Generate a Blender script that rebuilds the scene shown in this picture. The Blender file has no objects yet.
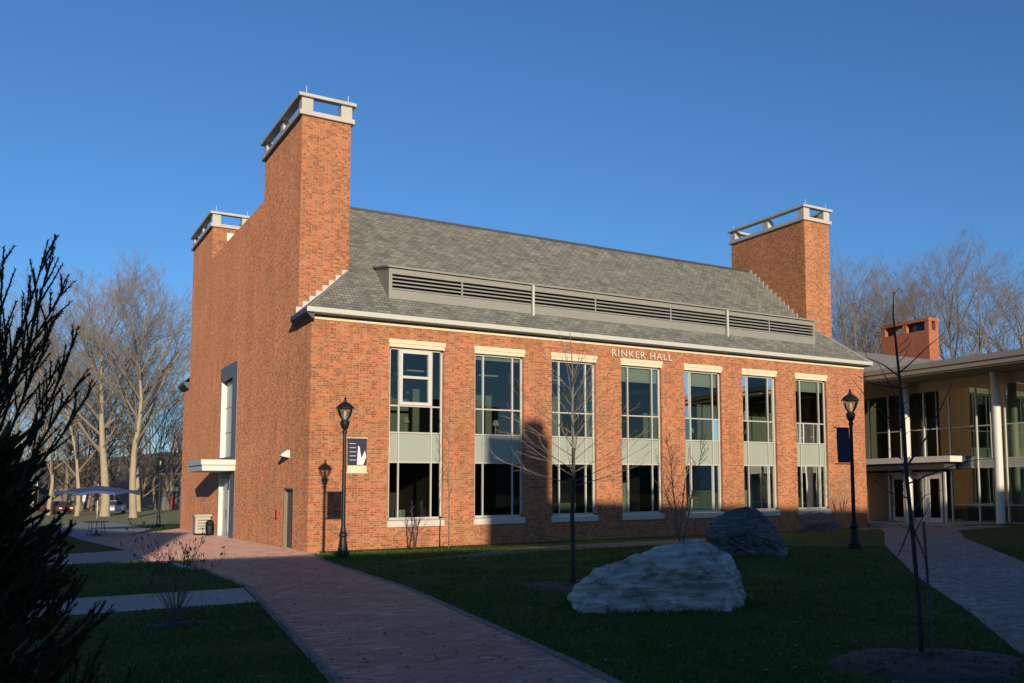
import bpy, bmesh, math, random
from mathutils import Vector, Matrix, noise
R = math.radians
scene = bpy.context.scene
C = scene.collection

# ------------------------------------------------------------------ camera
cam_d = bpy.data.cameras.new('camera'); cam = bpy.data.objects.new('camera', cam_d); C.objects.link(cam)
_r = Vector((0.83266, -0.55371, -0.00906)); _u = Vector((-0.04003, -0.07651, 0.99626)); _f = Vector((0.55233, 0.82919, 0.08587))
m = Matrix(((_r.x, _u.x, -_f.x, -9.5329), (_r.y, _u.y, -_f.y, -35.2557), (_r.z, _u.z, -_f.z, 2.17), (0, 0, 0, 1)))
cam.matrix_world = m
cam_d.sensor_width = 36; cam_d.lens = 933.7 / 1024 * 36
cam_d.shift_x = (512 - 621.87) / 1024; cam_d.shift_y = (409.35 - 341.5) / 1024
cam_d.clip_start = 0.1; cam_d.clip_end = 3000
scene.camera = cam
scene.render.resolution_x = 1024; scene.render.resolution_y = 683

# ------------------------------------------------------------------ light
SUN_AZ = R(12.4); SUN_EL = R(10.5)
w = bpy.data.worlds.new('World'); scene.world = w; w.use_nodes = True
nt = w.node_tree; bg = nt.nodes['Background']
sky = nt.nodes.new('ShaderNodeTexSky'); sky.sky_type = 'NISHITA'; sky.sun_disc = False
sky.sun_elevation = SUN_EL; sky.sun_rotation = math.pi + SUN_AZ
sky.air_density = 1.0; sky.dust_density = 0.8; sky.ozone_density = 5.6; sky.altitude = 600
nt.links.new(sky.outputs[0], bg.inputs[0]); bg.inputs[1].default_value = 0.13
sun_d = bpy.data.lights.new('sun', 'SUN'); sun_d.energy = 5.0; sun_d.angle = R(0.5); sun_d.color = (1.0, 0.83, 0.63)
sun = bpy.data.objects.new('sun', sun_d); C.objects.link(sun)
sd = Vector((math.sin(SUN_AZ) * math.cos(SUN_EL), math.cos(SUN_AZ) * math.cos(SUN_EL), -math.sin(SUN_EL)))
sun.rotation_euler = sd.to_track_quat('-Z', 'Y').to_euler()
scene.view_settings.view_transform = 'Standard'; scene.view_settings.look = 'None'
scene.view_settings.exposure = 0.26; scene.view_settings.gamma = 1.0

# ------------------------------------------------------------------ materials
def new_mat(name):
    mt = bpy.data.materials.new(name); mt.use_nodes = True
    return mt, mt.node_tree, mt.node_tree.nodes['Principled BSDF']
def N(nt, t, **kw):
    n = nt.nodes.new(t)
    for k, v in kw.items(): setattr(n, k, v)
    return n
def col(c): return (c[0], c[1], c[2], 1)
def simple(name, c, rough=.6, var=.15, scale=6.0, metal=0, bump=0.0, spec=.5):
    mt, nt, b = new_mat(name)
    tc = N(nt, 'ShaderNodeTexCoord'); no = N(nt, 'ShaderNodeTexNoise'); no.inputs['Scale'].default_value = scale; no.inputs['Detail'].default_value = 6
    nt.links.new(tc.outputs['Object'], no.inputs['Vector'])
    mx = N(nt, 'ShaderNodeMix', data_type='RGBA')
    mx.inputs[6].default_value = col([x * (1 - var) for x in c]); mx.inputs[7].default_value = col([min(1, x * (1 + var)) for x in c])
    nt.links.new(no.outputs['Fac'], mx.inputs[0]); nt.links.new(mx.outputs[2], b.inputs['Base Color'])
    b.inputs['Roughness'].default_value = rough; b.inputs['Metallic'].default_value = metal
    b.inputs['Specular IOR Level'].default_value = spec
    if bump:
        bp = N(nt, 'ShaderNodeBump'); bp.inputs['Strength'].default_value = bump; bp.inputs['Distance'].default_value = .02
        nt.links.new(no.outputs['Fac'], bp.inputs['Height']); nt.links.new(bp.outputs[0], b.inputs['Normal'])
    return mt
def math_node(nt, op, a=None, b=None, va=None, vb=None):
    n = N(nt, 'ShaderNodeMath', operation=op)
    if a is not None: nt.links.new(a, n.inputs[0])
    elif va is not None: n.inputs[0].default_value = va
    if b is not None: nt.links.new(b, n.inputs[1])
    elif vb is not None: n.inputs[1].default_value = vb
    return n.outputs[0]
def wall_uv(nt):
    tc = N(nt, 'ShaderNodeTexCoord'); sp = N(nt, 'ShaderNodeSeparateXYZ'); nt.links.new(tc.outputs['Object'], sp.inputs[0])
    sn = N(nt, 'ShaderNodeSeparateXYZ'); nt.links.new(tc.outputs['Normal'], sn.inputs[0])
    ax = math_node(nt, 'GREATER_THAN', math_node(nt, 'ABSOLUTE', sn.outputs[0]), vb=.6)
    mx = N(nt, 'ShaderNodeMix', data_type='FLOAT'); nt.links.new(ax, mx.inputs[0]); nt.links.new(sp.outputs[0], mx.inputs[2]); nt.links.new(sp.outputs[1], mx.inputs[3])
    cb = N(nt, 'ShaderNodeCombineXYZ'); nt.links.new(mx.outputs[0], cb.inputs[0]); nt.links.new(sp.outputs[2], cb.inputs[1])
    return tc, cb.outputs[0]
def brick_mat(name, c1, c2, mortar, bw=.23, rh=.084, mort=.010, stain=.16):
    mt, nt, b = new_mat(name)
    tc, uv = wall_uv(nt)
    br = N(nt, 'ShaderNodeTexBrick'); nt.links.new(uv, br.inputs['Vector'])
    br.inputs['Scale'].default_value = 1; br.inputs['Brick Width'].default_value = bw; br.inputs['Row Height'].default_value = rh
    br.inputs['Mortar Size'].default_value = mort; br.inputs['Mortar Smooth'].default_value = .3; br.inputs['Bias'].default_value = -.15
    br.inputs['Color1'].default_value = col(c1); br.inputs['Color2'].default_value = col(c2); br.inputs['Mortar'].default_value = col(mortar)
    br.offset = .5; br.squash = .55; br.squash_frequency = 2
    no = N(nt, 'ShaderNodeTexNoise'); no.inputs['Scale'].default_value = .35; no.inputs['Detail'].default_value = 8; no.inputs['Roughness'].default_value = .65
    nt.links.new(tc.outputs['Object'], no.inputs['Vector'])
    mr = N(nt, 'ShaderNodeMapRange'); mr.inputs[1].default_value = .3; mr.inputs[2].default_value = .7; mr.inputs[3].default_value = 1 - stain; mr.inputs[4].default_value = 1 + stain * .5
    nt.links.new(no.outputs['Fac'], mr.inputs[0])
    n2 = N(nt, 'ShaderNodeTexNoise'); n2.inputs['Scale'].default_value = 13; n2.inputs['Detail'].default_value = 2
    nt.links.new(uv, n2.inputs['Vector'])
    m2 = N(nt, 'ShaderNodeMapRange'); m2.inputs[1].default_value = .3; m2.inputs[2].default_value = .7; m2.inputs[3].default_value = .88; m2.inputs[4].default_value = 1.11
    nt.links.new(n2.outputs['Fac'], m2.inputs[0])
    ms = N(nt, 'ShaderNodeMapping'); ms.inputs['Scale'].default_value = (1.6, 1.6, .12); nt.links.new(tc.outputs['Object'], ms.inputs[0])
    n5 = N(nt, 'ShaderNodeTexNoise'); n5.inputs['Scale'].default_value = 1.2; n5.inputs['Detail'].default_value = 5; nt.links.new(ms.outputs[0], n5.inputs['Vector'])
    m5 = N(nt, 'ShaderNodeMapRange'); m5.inputs[1].default_value = .35; m5.inputs[2].default_value = .75; m5.inputs[3].default_value = 1.05; m5.inputs[4].default_value = .88
    nt.links.new(n5.outputs['Fac'], m5.inputs[0])
    f = math_node(nt, 'MULTIPLY', math_node(nt, 'MULTIPLY', mr.outputs[0], m2.outputs[0]), m5.outputs[0])
    vm = N(nt, 'ShaderNodeVectorMath', operation='SCALE'); nt.links.new(br.outputs['Color'], vm.inputs[0]); nt.links.new(f, vm.inputs['Scale'])
    nt.links.new(vm.outputs[0], b.inputs['Base Color']); b.inputs['Roughness'].default_value = .9; b.inputs['Diffuse Roughness'].default_value = 0.6; b.inputs['Specular IOR Level'].default_value = .25
    bp = N(nt, 'ShaderNodeBump'); bp.invert = True; bp.inputs['Strength'].default_value = .55; bp.inputs['Distance'].default_value = .008
    nt.links.new(br.outputs['Fac'], bp.inputs['Height']); nt.links.new(bp.outputs[0], b.inputs['Normal'])
    return mt
def slate_mat():
    mt, nt, b = new_mat('slate')
    tc = N(nt, 'ShaderNodeTexCoord'); sp = N(nt, 'ShaderNodeSeparateXYZ'); nt.links.new(tc.outputs['Object'], sp.inputs[0])
    cb = N(nt, 'ShaderNodeCombineXYZ'); nt.links.new(sp.outputs[0], cb.inputs[0]); nt.links.new(sp.outputs[2], cb.inputs[1])
    br = N(nt, 'ShaderNodeTexBrick'); nt.links.new(cb.outputs[0], br.inputs['Vector'])
    br.inputs['Scale'].default_value = 1; br.inputs['Brick Width'].default_value = .30; br.inputs['Row Height'].default_value = .125
    br.inputs['Mortar Size'].default_value = .012; br.inputs['Mortar Smooth'].default_value = .6; br.inputs['Bias'].default_value = 0
    br.inputs['Color1'].default_value = (.215, .21, .168, 1); br.inputs['Color2'].default_value = (.13, .132, .112, 1); br.inputs['Mortar'].default_value = (.06, .06, .052, 1)
    no = N(nt, 'ShaderNodeTexNoise'); no.inputs['Scale'].default_value = 1.6; no.inputs['Detail'].default_value = 6; nt.links.new(tc.outputs['Object'], no.inputs['Vector'])
    mr = N(nt, 'ShaderNodeMapRange'); mr.inputs[1].default_value = .3; mr.inputs[2].default_value = .7; mr.inputs[3].default_value = .78; mr.inputs[4].default_value = 1.22
    nt.links.new(no.outputs['Fac'], mr.inputs[0])
    vm = N(nt, 'ShaderNodeVectorMath', operation='SCALE'); nt.links.new(br.outputs['Color'], vm.inputs[0]); nt.links.new(mr.outputs[0], vm.inputs['Scale'])
    nt.links.new(vm.outputs[0], b.inputs['Base Color']); b.inputs['Roughness'].default_value = .75
    bp = N(nt, 'ShaderNodeBump'); bp.invert = True; bp.inputs['Strength'].default_value = .7; bp.inputs['Distance'].default_value = .02
    nt.links.new(br.outputs['Fac'], bp.inputs['Height']); nt.links.new(bp.outputs[0], b.inputs['Normal'])
    return mt
def paver_mat(name='brick_pavers', c1=(.27, .185, .15), c2=(.115, .085, .075)):
    mt, nt, b = new_mat(name)
    tc = N(nt, 'ShaderNodeTexCoord')
    mp = N(nt, 'ShaderNodeMapping'); mp.inputs['Rotation'].default_value = (0, 0, R(8)); nt.links.new(tc.outputs['Object'], mp.inputs[0])
    br = N(nt, 'ShaderNodeTexBrick'); nt.links.new(mp.outputs[0], br.inputs['Vector'])
    br.inputs['Scale'].default_value = 1; br.inputs['Brick Width'].default_value = .21; br.inputs['Row Height'].default_value = .105
    br.inputs['Mortar Size'].default_value = .009; br.inputs['Bias'].default_value = .0
    br.inputs['Color1'].default_value = col(c1); br.inputs['Color2'].default_value = col(c2); br.inputs['Mortar'].default_value = (.09, .08, .065, 1); b.inputs['Diffuse Roughness'].default_value = 1.0
    no = N(nt, 'ShaderNodeTexNoise'); no.inputs['Scale'].default_value = 1.1; no.inputs['Detail'].default_value = 10; no.inputs['Roughness'].default_value = .7; nt.links.new(tc.outputs['Object'], no.inputs['Vector'])
    mr = N(nt, 'ShaderNodeMapRange'); mr.inputs[1].default_value = .3; mr.inputs[2].default_value = .7; mr.inputs[3].default_value = .65; mr.inputs[4].default_value = 1.3
    nt.links.new(no.outputs['Fac'], mr.inputs[0])
    vm = N(nt, 'ShaderNodeVectorMath', operation='SCALE'); nt.links.new(br.outputs['Color'], vm.inputs[0]); nt.links.new(mr.outputs[0], vm.inputs['Scale'])
    # pale specks on scattered pavers: sky reflections put into the colour
    vo = N(nt, 'ShaderNodeTexVoronoi'); vo.inputs['Scale'].default_value = 1.0
    m3 = N(nt, 'ShaderNodeMapping'); m3.inputs['Scale'].default_value = (4.8, 9.6, 1); m3.inputs['Rotation'].default_value = (0, 0, R(8)); nt.links.new(tc.outputs['Object'], m3.inputs[0]); nt.links.new(m3.outputs[0], vo.inputs['Vector'])
    sx = N(nt, 'ShaderNodeSeparateColor'); nt.links.new(vo.outputs['Color'], sx.inputs[0])
    n4 = N(nt, 'ShaderNodeTexNoise'); n4.inputs['Scale'].default_value = .8; n4.inputs['Detail'].default_value = 4; nt.links.new(tc.outputs['Object'], n4.inputs['Vector'])
    a = math_node(nt, 'MULTIPLY', math_node(nt, 'GREATER_THAN', sx.outputs[0], vb=.86), math_node(nt, 'GREATER_THAN', n4.outputs['Fac'], vb=.48))
    a = math_node(nt, 'MULTIPLY', a, vb=.35)
    mx = N(nt, 'ShaderNodeMix', data_type='RGBA'); nt.links.new(a, mx.inputs[0]); nt.links.new(vm.outputs[0], mx.inputs[6]); mx.inputs[7].default_value = (.42, .38, .35, 1)
    nt.links.new(mx.outputs[2], b.inputs['Base Color'])
    b.inputs['Roughness'].default_value = .6
    bp = N(nt, 'ShaderNodeBump'); bp.invert = True; bp.inputs['Strength'].default_value = .8; bp.inputs['Distance'].default_value = .012
    nt.links.new(br.outputs['Fac'], bp.inputs['Height'])
    bp2 = N(nt, 'ShaderNodeBump'); bp2.inputs['Strength'].default_value = .5; bp2.inputs['Distance'].default_value = .02
    nt.links.new(no.outputs['Fac'], bp2.inputs['Height']); nt.links.new(bp.outputs[0], bp2.inputs['Normal']); nt.links.new(bp2.outputs[0], b.inputs['Normal'])
    return mt
def grass_mat():
    mt, nt, b = new_mat('grass_turf')
    tc = N(nt, 'ShaderNodeTexCoord')
    n1 = N(nt, 'ShaderNodeTexNoise'); n1.inputs['Scale'].default_value = .5; n1.inputs['Detail'].default_value = 8; nt.links.new(tc.outputs['Object'], n1.inputs['Vector'])
    n2 = N(nt, 'ShaderNodeTexNoise'); n2.inputs['Scale'].default_value = 40; n2.inputs['Detail'].default_value = 3; nt.links.new(tc.outputs['Object'], n2.inputs['Vector'])
    cr = N(nt, 'ShaderNodeValToRGB'); n1.inputs['Roughness'].default_value = .75; cr.color_ramp.elements[0].position = .35; cr.color_ramp.elements[0].color = (.042, .072, .016, 1)
    cr.color_ramp.elements[1].position = .7; cr.color_ramp.elements[1].color = (.085, .125, .030, 1)
    e3 = cr.color_ramp.elements.new(.62); e3.color = (.070, .105, .024, 1); e4 = cr.color_ramp.elements.new(.9); e4.color = (.11, .10, .04, 1)
    nt.links.new(n1.outputs['Fac'], cr.inputs[0])
    mr = N(nt, 'ShaderNodeMapRange'); mr.inputs[1].default_value = .3; mr.inputs[2].default_value = .7; mr.inputs[3].default_value = .55; mr.inputs[4].default_value = 1.35
    nt.links.new(n2.outputs['Fac'], mr.inputs[0])
    vm = N(nt, 'ShaderNodeVectorMath', operation='SCALE'); nt.links.new(cr.outputs[0], vm.inputs[0]); nt.links.new(mr.outputs[0], vm.inputs['Scale'])
    nt.links.new(vm.outputs[0], b.inputs['Base Color']); b.inputs['Roughness'].default_value = .9; b.inputs['Specular IOR Level'].default_value = .1
    bp = N(nt, 'ShaderNodeBump'); bp.inputs['Strength'].default_value = 1; bp.inputs['Distance'].default_value = .05
    nt.links.new(n2.outputs['Fac'], bp.inputs['Height']); nt.links.new(bp.outputs[0], b.inputs['Normal'])
    return mt
def glass_mat(name, tint, refl=(.9, 1, .95), ior=1.6, extra=.0):
    mt = bpy.data.materials.new(name); mt.use_nodes = True; nt = mt.node_tree; nt.nodes.clear()
    out = N(nt, 'ShaderNodeOutputMaterial'); tr = N(nt, 'ShaderNodeBsdfTransparent'); tr.inputs[0].default_value = col(tint)
    gl = N(nt, 'ShaderNodeBsdfGlossy'); gl.inputs[0].default_value = col(refl); gl.inputs['Roughness'].default_value = .01
    fr = N(nt, 'ShaderNodeFresnel'); fr.inputs[0].default_value = ior
    tc = N(nt, 'ShaderNodeTexCoord'); no = N(nt, 'ShaderNodeTexNoise'); no.inputs['Scale'].default_value = .9; no.inputs['Detail'].default_value = 1; nt.links.new(tc.outputs['Object'], no.inputs['Vector'])
    bp = N(nt, 'ShaderNodeBump'); bp.inputs['Strength'].default_value = .05; bp.inputs['Distance'].default_value = .04
    nt.links.new(no.outputs['Fac'], bp.inputs['Height']); nt.links.new(bp.outputs[0], gl.inputs['Normal'])
    ad = math_node(nt, 'ADD', fr.outputs[0], vb=extra)
    mx = N(nt, 'ShaderNodeMixShader'); nt.links.new(ad, mx.inputs[0]); nt.links.new(tr.outputs[0], mx.inputs[1]); nt.links.new(gl.outputs[0], mx.inputs[2])
    nt.links.new(mx.outputs[0], out.inputs[0]); return mt
def rock_mat(name, c_dark, c_mid, c_light, vein):
    mt, nt, b = new_mat(name)
    tc = N(nt, 'ShaderNodeTexCoord')
    mp = N(nt, 'ShaderNodeMapping'); mp.inputs['Scale'].default_value = (1, 1, 2.6); mp.inputs['Rotation'].default_value = (0, R(6), 0); nt.links.new(tc.outputs['Object'], mp.inputs[0])
    n1 = N(nt, 'ShaderNodeTexNoise'); n1.inputs['Scale'].default_value = 1.5; n1.inputs['Detail'].default_value = 12; n1.inputs['Roughness'].default_value = .7; n1.inputs['Distortion'].default_value = .6
    nt.links.new(mp.outputs[0], n1.inputs['Vector'])
    cr = N(nt, 'ShaderNodeValToRGB'); e = cr.color_ramp.elements; e[0].position = .36; e[0].color = col(c_dark); e[1].position = .66; e[1].color = col(c_light)
    k = e.new(.5); k.color = col(c_mid)
    wv = N(nt, 'ShaderNodeTexWave'); wv.wave_type = 'BANDS'; wv.bands_direction = 'Z'; wv.inputs['Scale'].default_value = 1.3; wv.inputs['Distortion'].default_value = 7; wv.inputs['Detail'].default_value = 5; nt.links.new(mp.outputs[0], wv.inputs['Vector'])
    mxw = N(nt, 'ShaderNodeMix', data_type='FLOAT'); mxw.inputs[0].default_value = .06; nt.links.new(n1.outputs['Fac'], mxw.inputs[2]); nt.links.new(wv.outputs['Fac'], mxw.inputs[3])
    nt.links.new(mxw.outputs[0], cr.inputs[0])
    n3 = N(nt, 'ShaderNodeTexNoise'); n3.inputs['Scale'].default_value = 2.2; n3.inputs['Detail'].default_value = 6; n3.inputs['Distortion'].default_value = 1.2; nt.links.new(mp.outputs[0], n3.inputs['Vector'])
    v = math_node(nt, 'ABSOLUTE', math_node(nt, 'SUBTRACT', n3.outputs['Fac'], vb=.5))
    vr = N(nt, 'ShaderNodeMapRange'); vr.inputs[1].default_value = 0; vr.inputs[2].default_value = .008; vr.inputs[3].default_value = .4; vr.inputs[4].default_value = 0
    nt.links.new(v, vr.inputs[0])
    mx = N(nt, 'ShaderNodeMix', data_type='RGBA'); nt.links.new(vr.outputs[0], mx.inputs[0]); nt.links.new(cr.outputs[0], mx.inputs[6]); mx.inputs[7].default_value = col(vein)
    nt.links.new(mx.outputs[2], b.inputs['Base Color']); b.inputs['Roughness'].default_value = .7
    n2 = N(nt, 'ShaderNodeTexNoise'); n2.inputs['Scale'].default_value = 9; n2.inputs['Detail'].default_value = 8; nt.links.new(mp.outputs[0], n2.inputs['Vector'])
    bp = N(nt, 'ShaderNodeBump'); bp.inputs['Strength'].default_value = .7; bp.inputs['Distance'].default_value = .05
    nt.links.new(n2.outputs['Fac'], bp.inputs['Height'])
    bp2 = N(nt, 'ShaderNodeBump'); bp2.inputs['Strength'].default_value = .6; bp2.inputs['Distance'].default_value = .08
    nt.links.new(n1.outputs['Fac'], bp2.inputs['Height']); nt.links.new(bp.outputs[0], bp2.inputs['Normal']); nt.links.new(bp2.outputs[0], b.inputs['Normal'])
    return mt

M = {}
M['brick'] = brick_mat('hall_brick', (.465, .172, .074), (.20, .064, .032), (.36, .24, .145))
M['brick_far'] = brick_mat('annex_brick', (.42, .13, .06), (.28, .08, .04), (.34, .2, .13))
M['slate'] = slate_mat(); M['paver'] = paver_mat(); M['grass'] = grass_mat(); M['plaza'] = paver_mat('sunlit_plaza_pavers', (.44, .25, .19), (.30, .17, .13))  # plaza pavers are brighter and pinker, with sunlight put into their colour
M['stone'] = simple('cast_stone', (.60, .50, .35), .8, .08, 3, bump=.1)
M['cap'] = simple('grey_cast_cap', (.40, .385, .35), .8, .18, 1.5, bump=.15)
M['sill'] = simple('limestone_sill', (.50, .45, .37), .8, .1, 3, bump=.1)
M['white'] = simple('white_painted_metal', (.54, .54, .50), .45, .05, 4)
M['gutter'] = simple('pale_gutter_metal', (.42, .42, .37), .45, .06, 2)
M['frame'] = simple('pale_window_metal', (.40, .40, .36), .4, .06, 3)
M['frame_light'] = simple('light_window_metal', (.47, .47, .43), .4, .06, 3)
M['louver'] = simple('grey_louvre_metal', (.205, .20, .175), .5, .1, 2)
M['darkmetal'] = simple('dark_flashing', (.035, .04, .042), .5, .2, 4)
M['graymetal'] = simple('slate_grey_panel', (.12, .135, .15), .5, .08, 3)
M['doorgrey'] = simple('grey_painted_door', (.085, .08, .072), .5, .1, 3)
M['spandrel'] = simple('pale_green_spandrel', (.27, .305, .25), .35, .05, 1.5)
M['interior'] = simple('pale_interior_wall', (.34, .36, .30), .9, .2, 1)
M['interior2'] = simple('interior_floor', (.14, .13, .11), .8, .2, 1)
M['blind'] = simple('white_roller_blind', (.62, .64, .56), .8, .04, 2)
M['glass'] = glass_mat('window_glass', (.36, .41, .37), ior=1.6)
M['annexglass'] = glass_mat('green_curtain_glass', (.62, .80, .68), (.75, 1, .88), ior=2.1)
M['black'] = simple('black_lamp_iron', (.010, .012, .011), .5, .2, 10, spec=.25)
M['lampglass'] = glass_mat('lantern_glass', (.86, .86, .82), ior=1.5, extra=.10)
M['banner_navy'] = simple('navy_banner_cloth', (.018, .02, .045), .8, .2, 8)
M['banner_cream'] = simple('cream_banner_cloth', (.62, .52, .34), .8, .05, 8)
M['banner_pale'] = simple('pale_banner_print', (.60, .60, .62), .8, .1, 8)
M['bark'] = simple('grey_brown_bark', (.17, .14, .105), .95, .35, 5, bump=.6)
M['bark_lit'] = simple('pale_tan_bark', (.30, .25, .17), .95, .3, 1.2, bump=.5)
M['twig'] = simple('grey_purple_twigs', (.17, .145, .115), .95, .2, .6)
M['wood_far'] = simple('far_brown_wood', (.17, .13, .095), .95, .3, .1)
M['bark_dark'] = simple('dark_bark', (.05, .042, .036), .9, .3, 8, bump=.4)  # dark brown, darker than the other barks
M['conifer'] = simple('dark_conifer_needles', (.042, .055, .026), .85, .35, 5, spec=.2)
M['concrete'] = simple('grey_concrete', (.26, .25, .23), .85, .15, 1.2, bump=.1)
M['sunlit_meadow'] = simple('sunlit_dormant_grass', (.20, .19, .06), .95, .3, .4, bump=.3)
M['edge'] = simple('worn_edge_course', (.17, .145, .12), .9, .35, 6, bump=.4)
M['mulch'] = simple('brown_mulch', (.062, .046, .034), .95, .5, 25, bump=1)
M['leafy_hill'] = simple('leaf_covered_hill', (.17, .12, .075), .95, .4, .3, bump=.6)
M['dirt'] = simple('tan_worn_ground', (.15, .12, .075), .95, .3, 4, bump=.5)
M['rock_pale'] = rock_mat('pale_grey_boulder_rock', (.14, .14, .105), (.36, .355, .30), (.62, .60, .53), (.66, .63, .57))
M['rock_dark'] = rock_mat('dark_blue_boulder_rock', (.03, .035, .036), (.07, .078, .08), (.17, .18, .18), (.34, .28, .21))
M['rock_brown'] = rock_mat('brown_boulder_rock', (.06, .045, .035), (.11, .085, .065), (.18, .15, .12), (.25, .2, .16))
M['umbrella'] = simple('blue_umbrella_cloth', (.03, .055, .15), .8, .1, 3)
M['cabinet'] = simple('beige_utility_metal', (.36, .33, .27), .6, .15, 3)
M['red'] = simple('red_paint', (.30, .03, .02), .5, .1, 3)
M['lilac'] = simple('silver_car_paint', (.40, .40, .46), .3, .05, 2, metal=.2)
M['redcar'] = simple('dull_red_car_paint', (.10, .03, .028), .3, .05, 2)
M['rubber'] = simple('tyre_rubber', (.02, .02, .02), .9, .2, 10)
M['bluehouse'] = simple('dark_blue_siding', (.07, .085, .11), .7, .15, 2)
M['annexfascia'] = simple('tan_metal_fascia', (.25, .225, .18), .6, .07, 2)
M['soffit'] = simple('brown_soffit', (.17, .135, .10), .8, .1, 2)
M['tanwall'] = simple('tan_plaster_wall', (.36, .32, .235), .85, .1, .8)
M['soffit2'] = simple('tan_soffit_boards', (.15, .13, .10), .8, .12, 1.2)
M['annexwall'] = brick_mat('interior_brick', (.30, .16, .10), (.22, .11, .07), (.28, .2, .15))
M['roofgrey'] = simple('grey_roof_membrane', (.16, .155, .135), .9, .12, 1.5, bump=.2)
M['column'] = simple('pale_grey_column_paint', (.55, .54, .48), .5, .04, 3)
M['leafblade'] = simple('grass_blades', (.072, .115, .022), .9, .4, 3, spec=.15)
M['leaflitter'] = simple('dry_leaves', (.22, .15, .08), .9, .4, 8)
M['bronze'] = simple('pale_metal_letters', (.50, .44, .36), .4, .05, 5)

# ------------------------------------------------------------------ mesh helpers
class MB:
    def __init__(s): s.v = []; s.f = []
    def quad(s, *p):
        k = len(s.v); s.v += [tuple(x) for x in p]; s.f.append(tuple(range(k, k + len(p))))
    def box(s, x0, y0, z0, x1, y1, z1):
        k = len(s.v)
        s.v += [(x0,y0,z0),(x1,y0,z0),(x1,y1,z0),(x0,y1,z0),(x0,y0,z1),(x1,y0,z1),(x1,y1,z1),(x0,y1,z1)]
        s.f += [tuple(k + i for i in q) for q in ((0,3,2,1),(4,5,6,7),(0,1,5,4),(1,2,6,5),(2,3,7,6),(3,0,4,7))]
        return s
    def tube(s, pts, rad, n=6, cap=True):
        rings = []; m_ = len(pts)
        ref = Vector((.31, .17, .93)).normalized()
        for i in range(m_):
            p = Vector(pts[i]); a = Vector(pts[max(0, i - 1)]); b = Vector(pts[min(m_ - 1, i + 1)])
            t = (b - a)
            if t.length < 1e-9: t = Vector((0, 0, 1))
            t.normalize(); rr = ref if abs(t.dot(ref)) < .95 else Vector((1, 0, 0))
            u = t.cross(rr).normalized(); v = t.cross(u); r = rad[i] if hasattr(rad, '__len__') else rad
            k = len(s.v); rings.append(k)
            for j in range(n):
                an = 2 * math.pi * j / n; q = p + (u * math.cos(an) + v * math.sin(an)) * r; s.v.append((q.x, q.y, q.z))
        for i in range(m_ - 1):
            a, b = rings[i], rings[i + 1]
            for j in range(n):
                j2 = (j + 1) % n; s.f.append((a + j, a + j2, b + j2, b + j))
        if cap:
            s.f.append(tuple(rings[0] + j for j in range(n))[::-1]); s.f.append(tuple(rings[-1] + j for j in range(n)))
        return s
    def lathe(s, prof, n=12, cx=0, cy=0, rot=0, cap=True):
        rings = []
        for r, z in prof:
            rings.append(len(s.v))
            for j in range(n):
                an = rot + 2 * math.pi * j / n; s.v.append((cx + r * math.cos(an), cy + r * math.sin(an), z))
        for i in range(len(prof) - 1):
            a, b = rings[i], rings[i + 1]
            for j in range(n):
                j2 = (j + 1) % n; s.f.append((a + j, a + j2, b + j2, b + j))
        if cap:
            s.f.append(tuple(rings[0] + j for j in range(n))[::-1]); s.f.append(tuple(rings[-1] + j for j in range(n)))
        return s
    def prism(s, poly, axis, a0, a1):
        """extrude a 2D polygon along an axis ('x','y','z')"""
        def P(u, v, a): return {'x': (a, u, v), 'y': (u, a, v), 'z': (u, v, a)}[axis]
        n = len(poly); k = len(s.v)
        s.v += [P(u, v, a0) for u, v in poly] + [P(u, v, a1) for u, v in poly]
        s.f.append(tuple(k + i for i in range(n))); s.f.append(tuple(k + n + i for i in range(n))[::-1])
        for i in range(n):
            j = (i + 1) % n; s.f.append((k + j, k + i, k + n + i, k + n + j))
        return s
    def build(s, name, mat, parent=None, smooth=False, fix=True):
        me = bpy.data.meshes.new(name); me.from_pydata(s.v, [], s.f); me.update()
        if fix:
            bm = bmesh.new(); bm.from_mesh(me); bmesh.ops.recalc_face_normals(bm, faces=bm.faces); bm.to_mesh(me); bm.free()
        me.materials.append(mat)
        if smooth:
            for p in me.polygons: p.use_smooth = True
        o = bpy.data.objects.new(name, me); C.objects.link(o)
        if parent: o.parent = parent
        return o
def Bx(*a): return MB().box(*a)
def tag(o, label=None, cat=None, group=None, kind=None):
    if label: o['label'] = label
    if cat: o['category'] = cat
    if group: o['group'] = group
    if kind: o['kind'] = kind
    return o
def thing(name, label, cat, loc=(0, 0, 0), rz=0, group=None):
    o = bpy.data.objects.new(name, None); C.objects.link(o); o.location = loc; o.rotation_euler = (0, 0, rz); o.empty_display_size = .3
    return tag(o, label, cat, group)
def dup(root, loc, rz, label, scale=1, group=None):
    r = root.copy(); C.objects.link(r); r.location = loc; r.rotation_euler = (0, 0, rz); r.scale = (scale,) * 3; r['label'] = label
    if group: r['group'] = group
    for ch in [o for o in list(C.objects) if o.parent == root]:
        c = ch.copy(); C.objects.link(c); c.parent = r
        for g in [o for o in list(C.objects) if o.parent == ch]:
            d = g.copy(); C.objects.link(d); d.parent = c
    return r
def bevel(o, wd=.01, seg=1):
    b = o.modifiers.new('bevel', 'BEVEL'); b.width = wd; b.segments = seg; b.limit_method = 'ANGLE'; return o

def T(y):
    s = min(max((-y - 1) / 6, 0), 1); return .3 * s * s * (3 - 2 * s)

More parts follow.
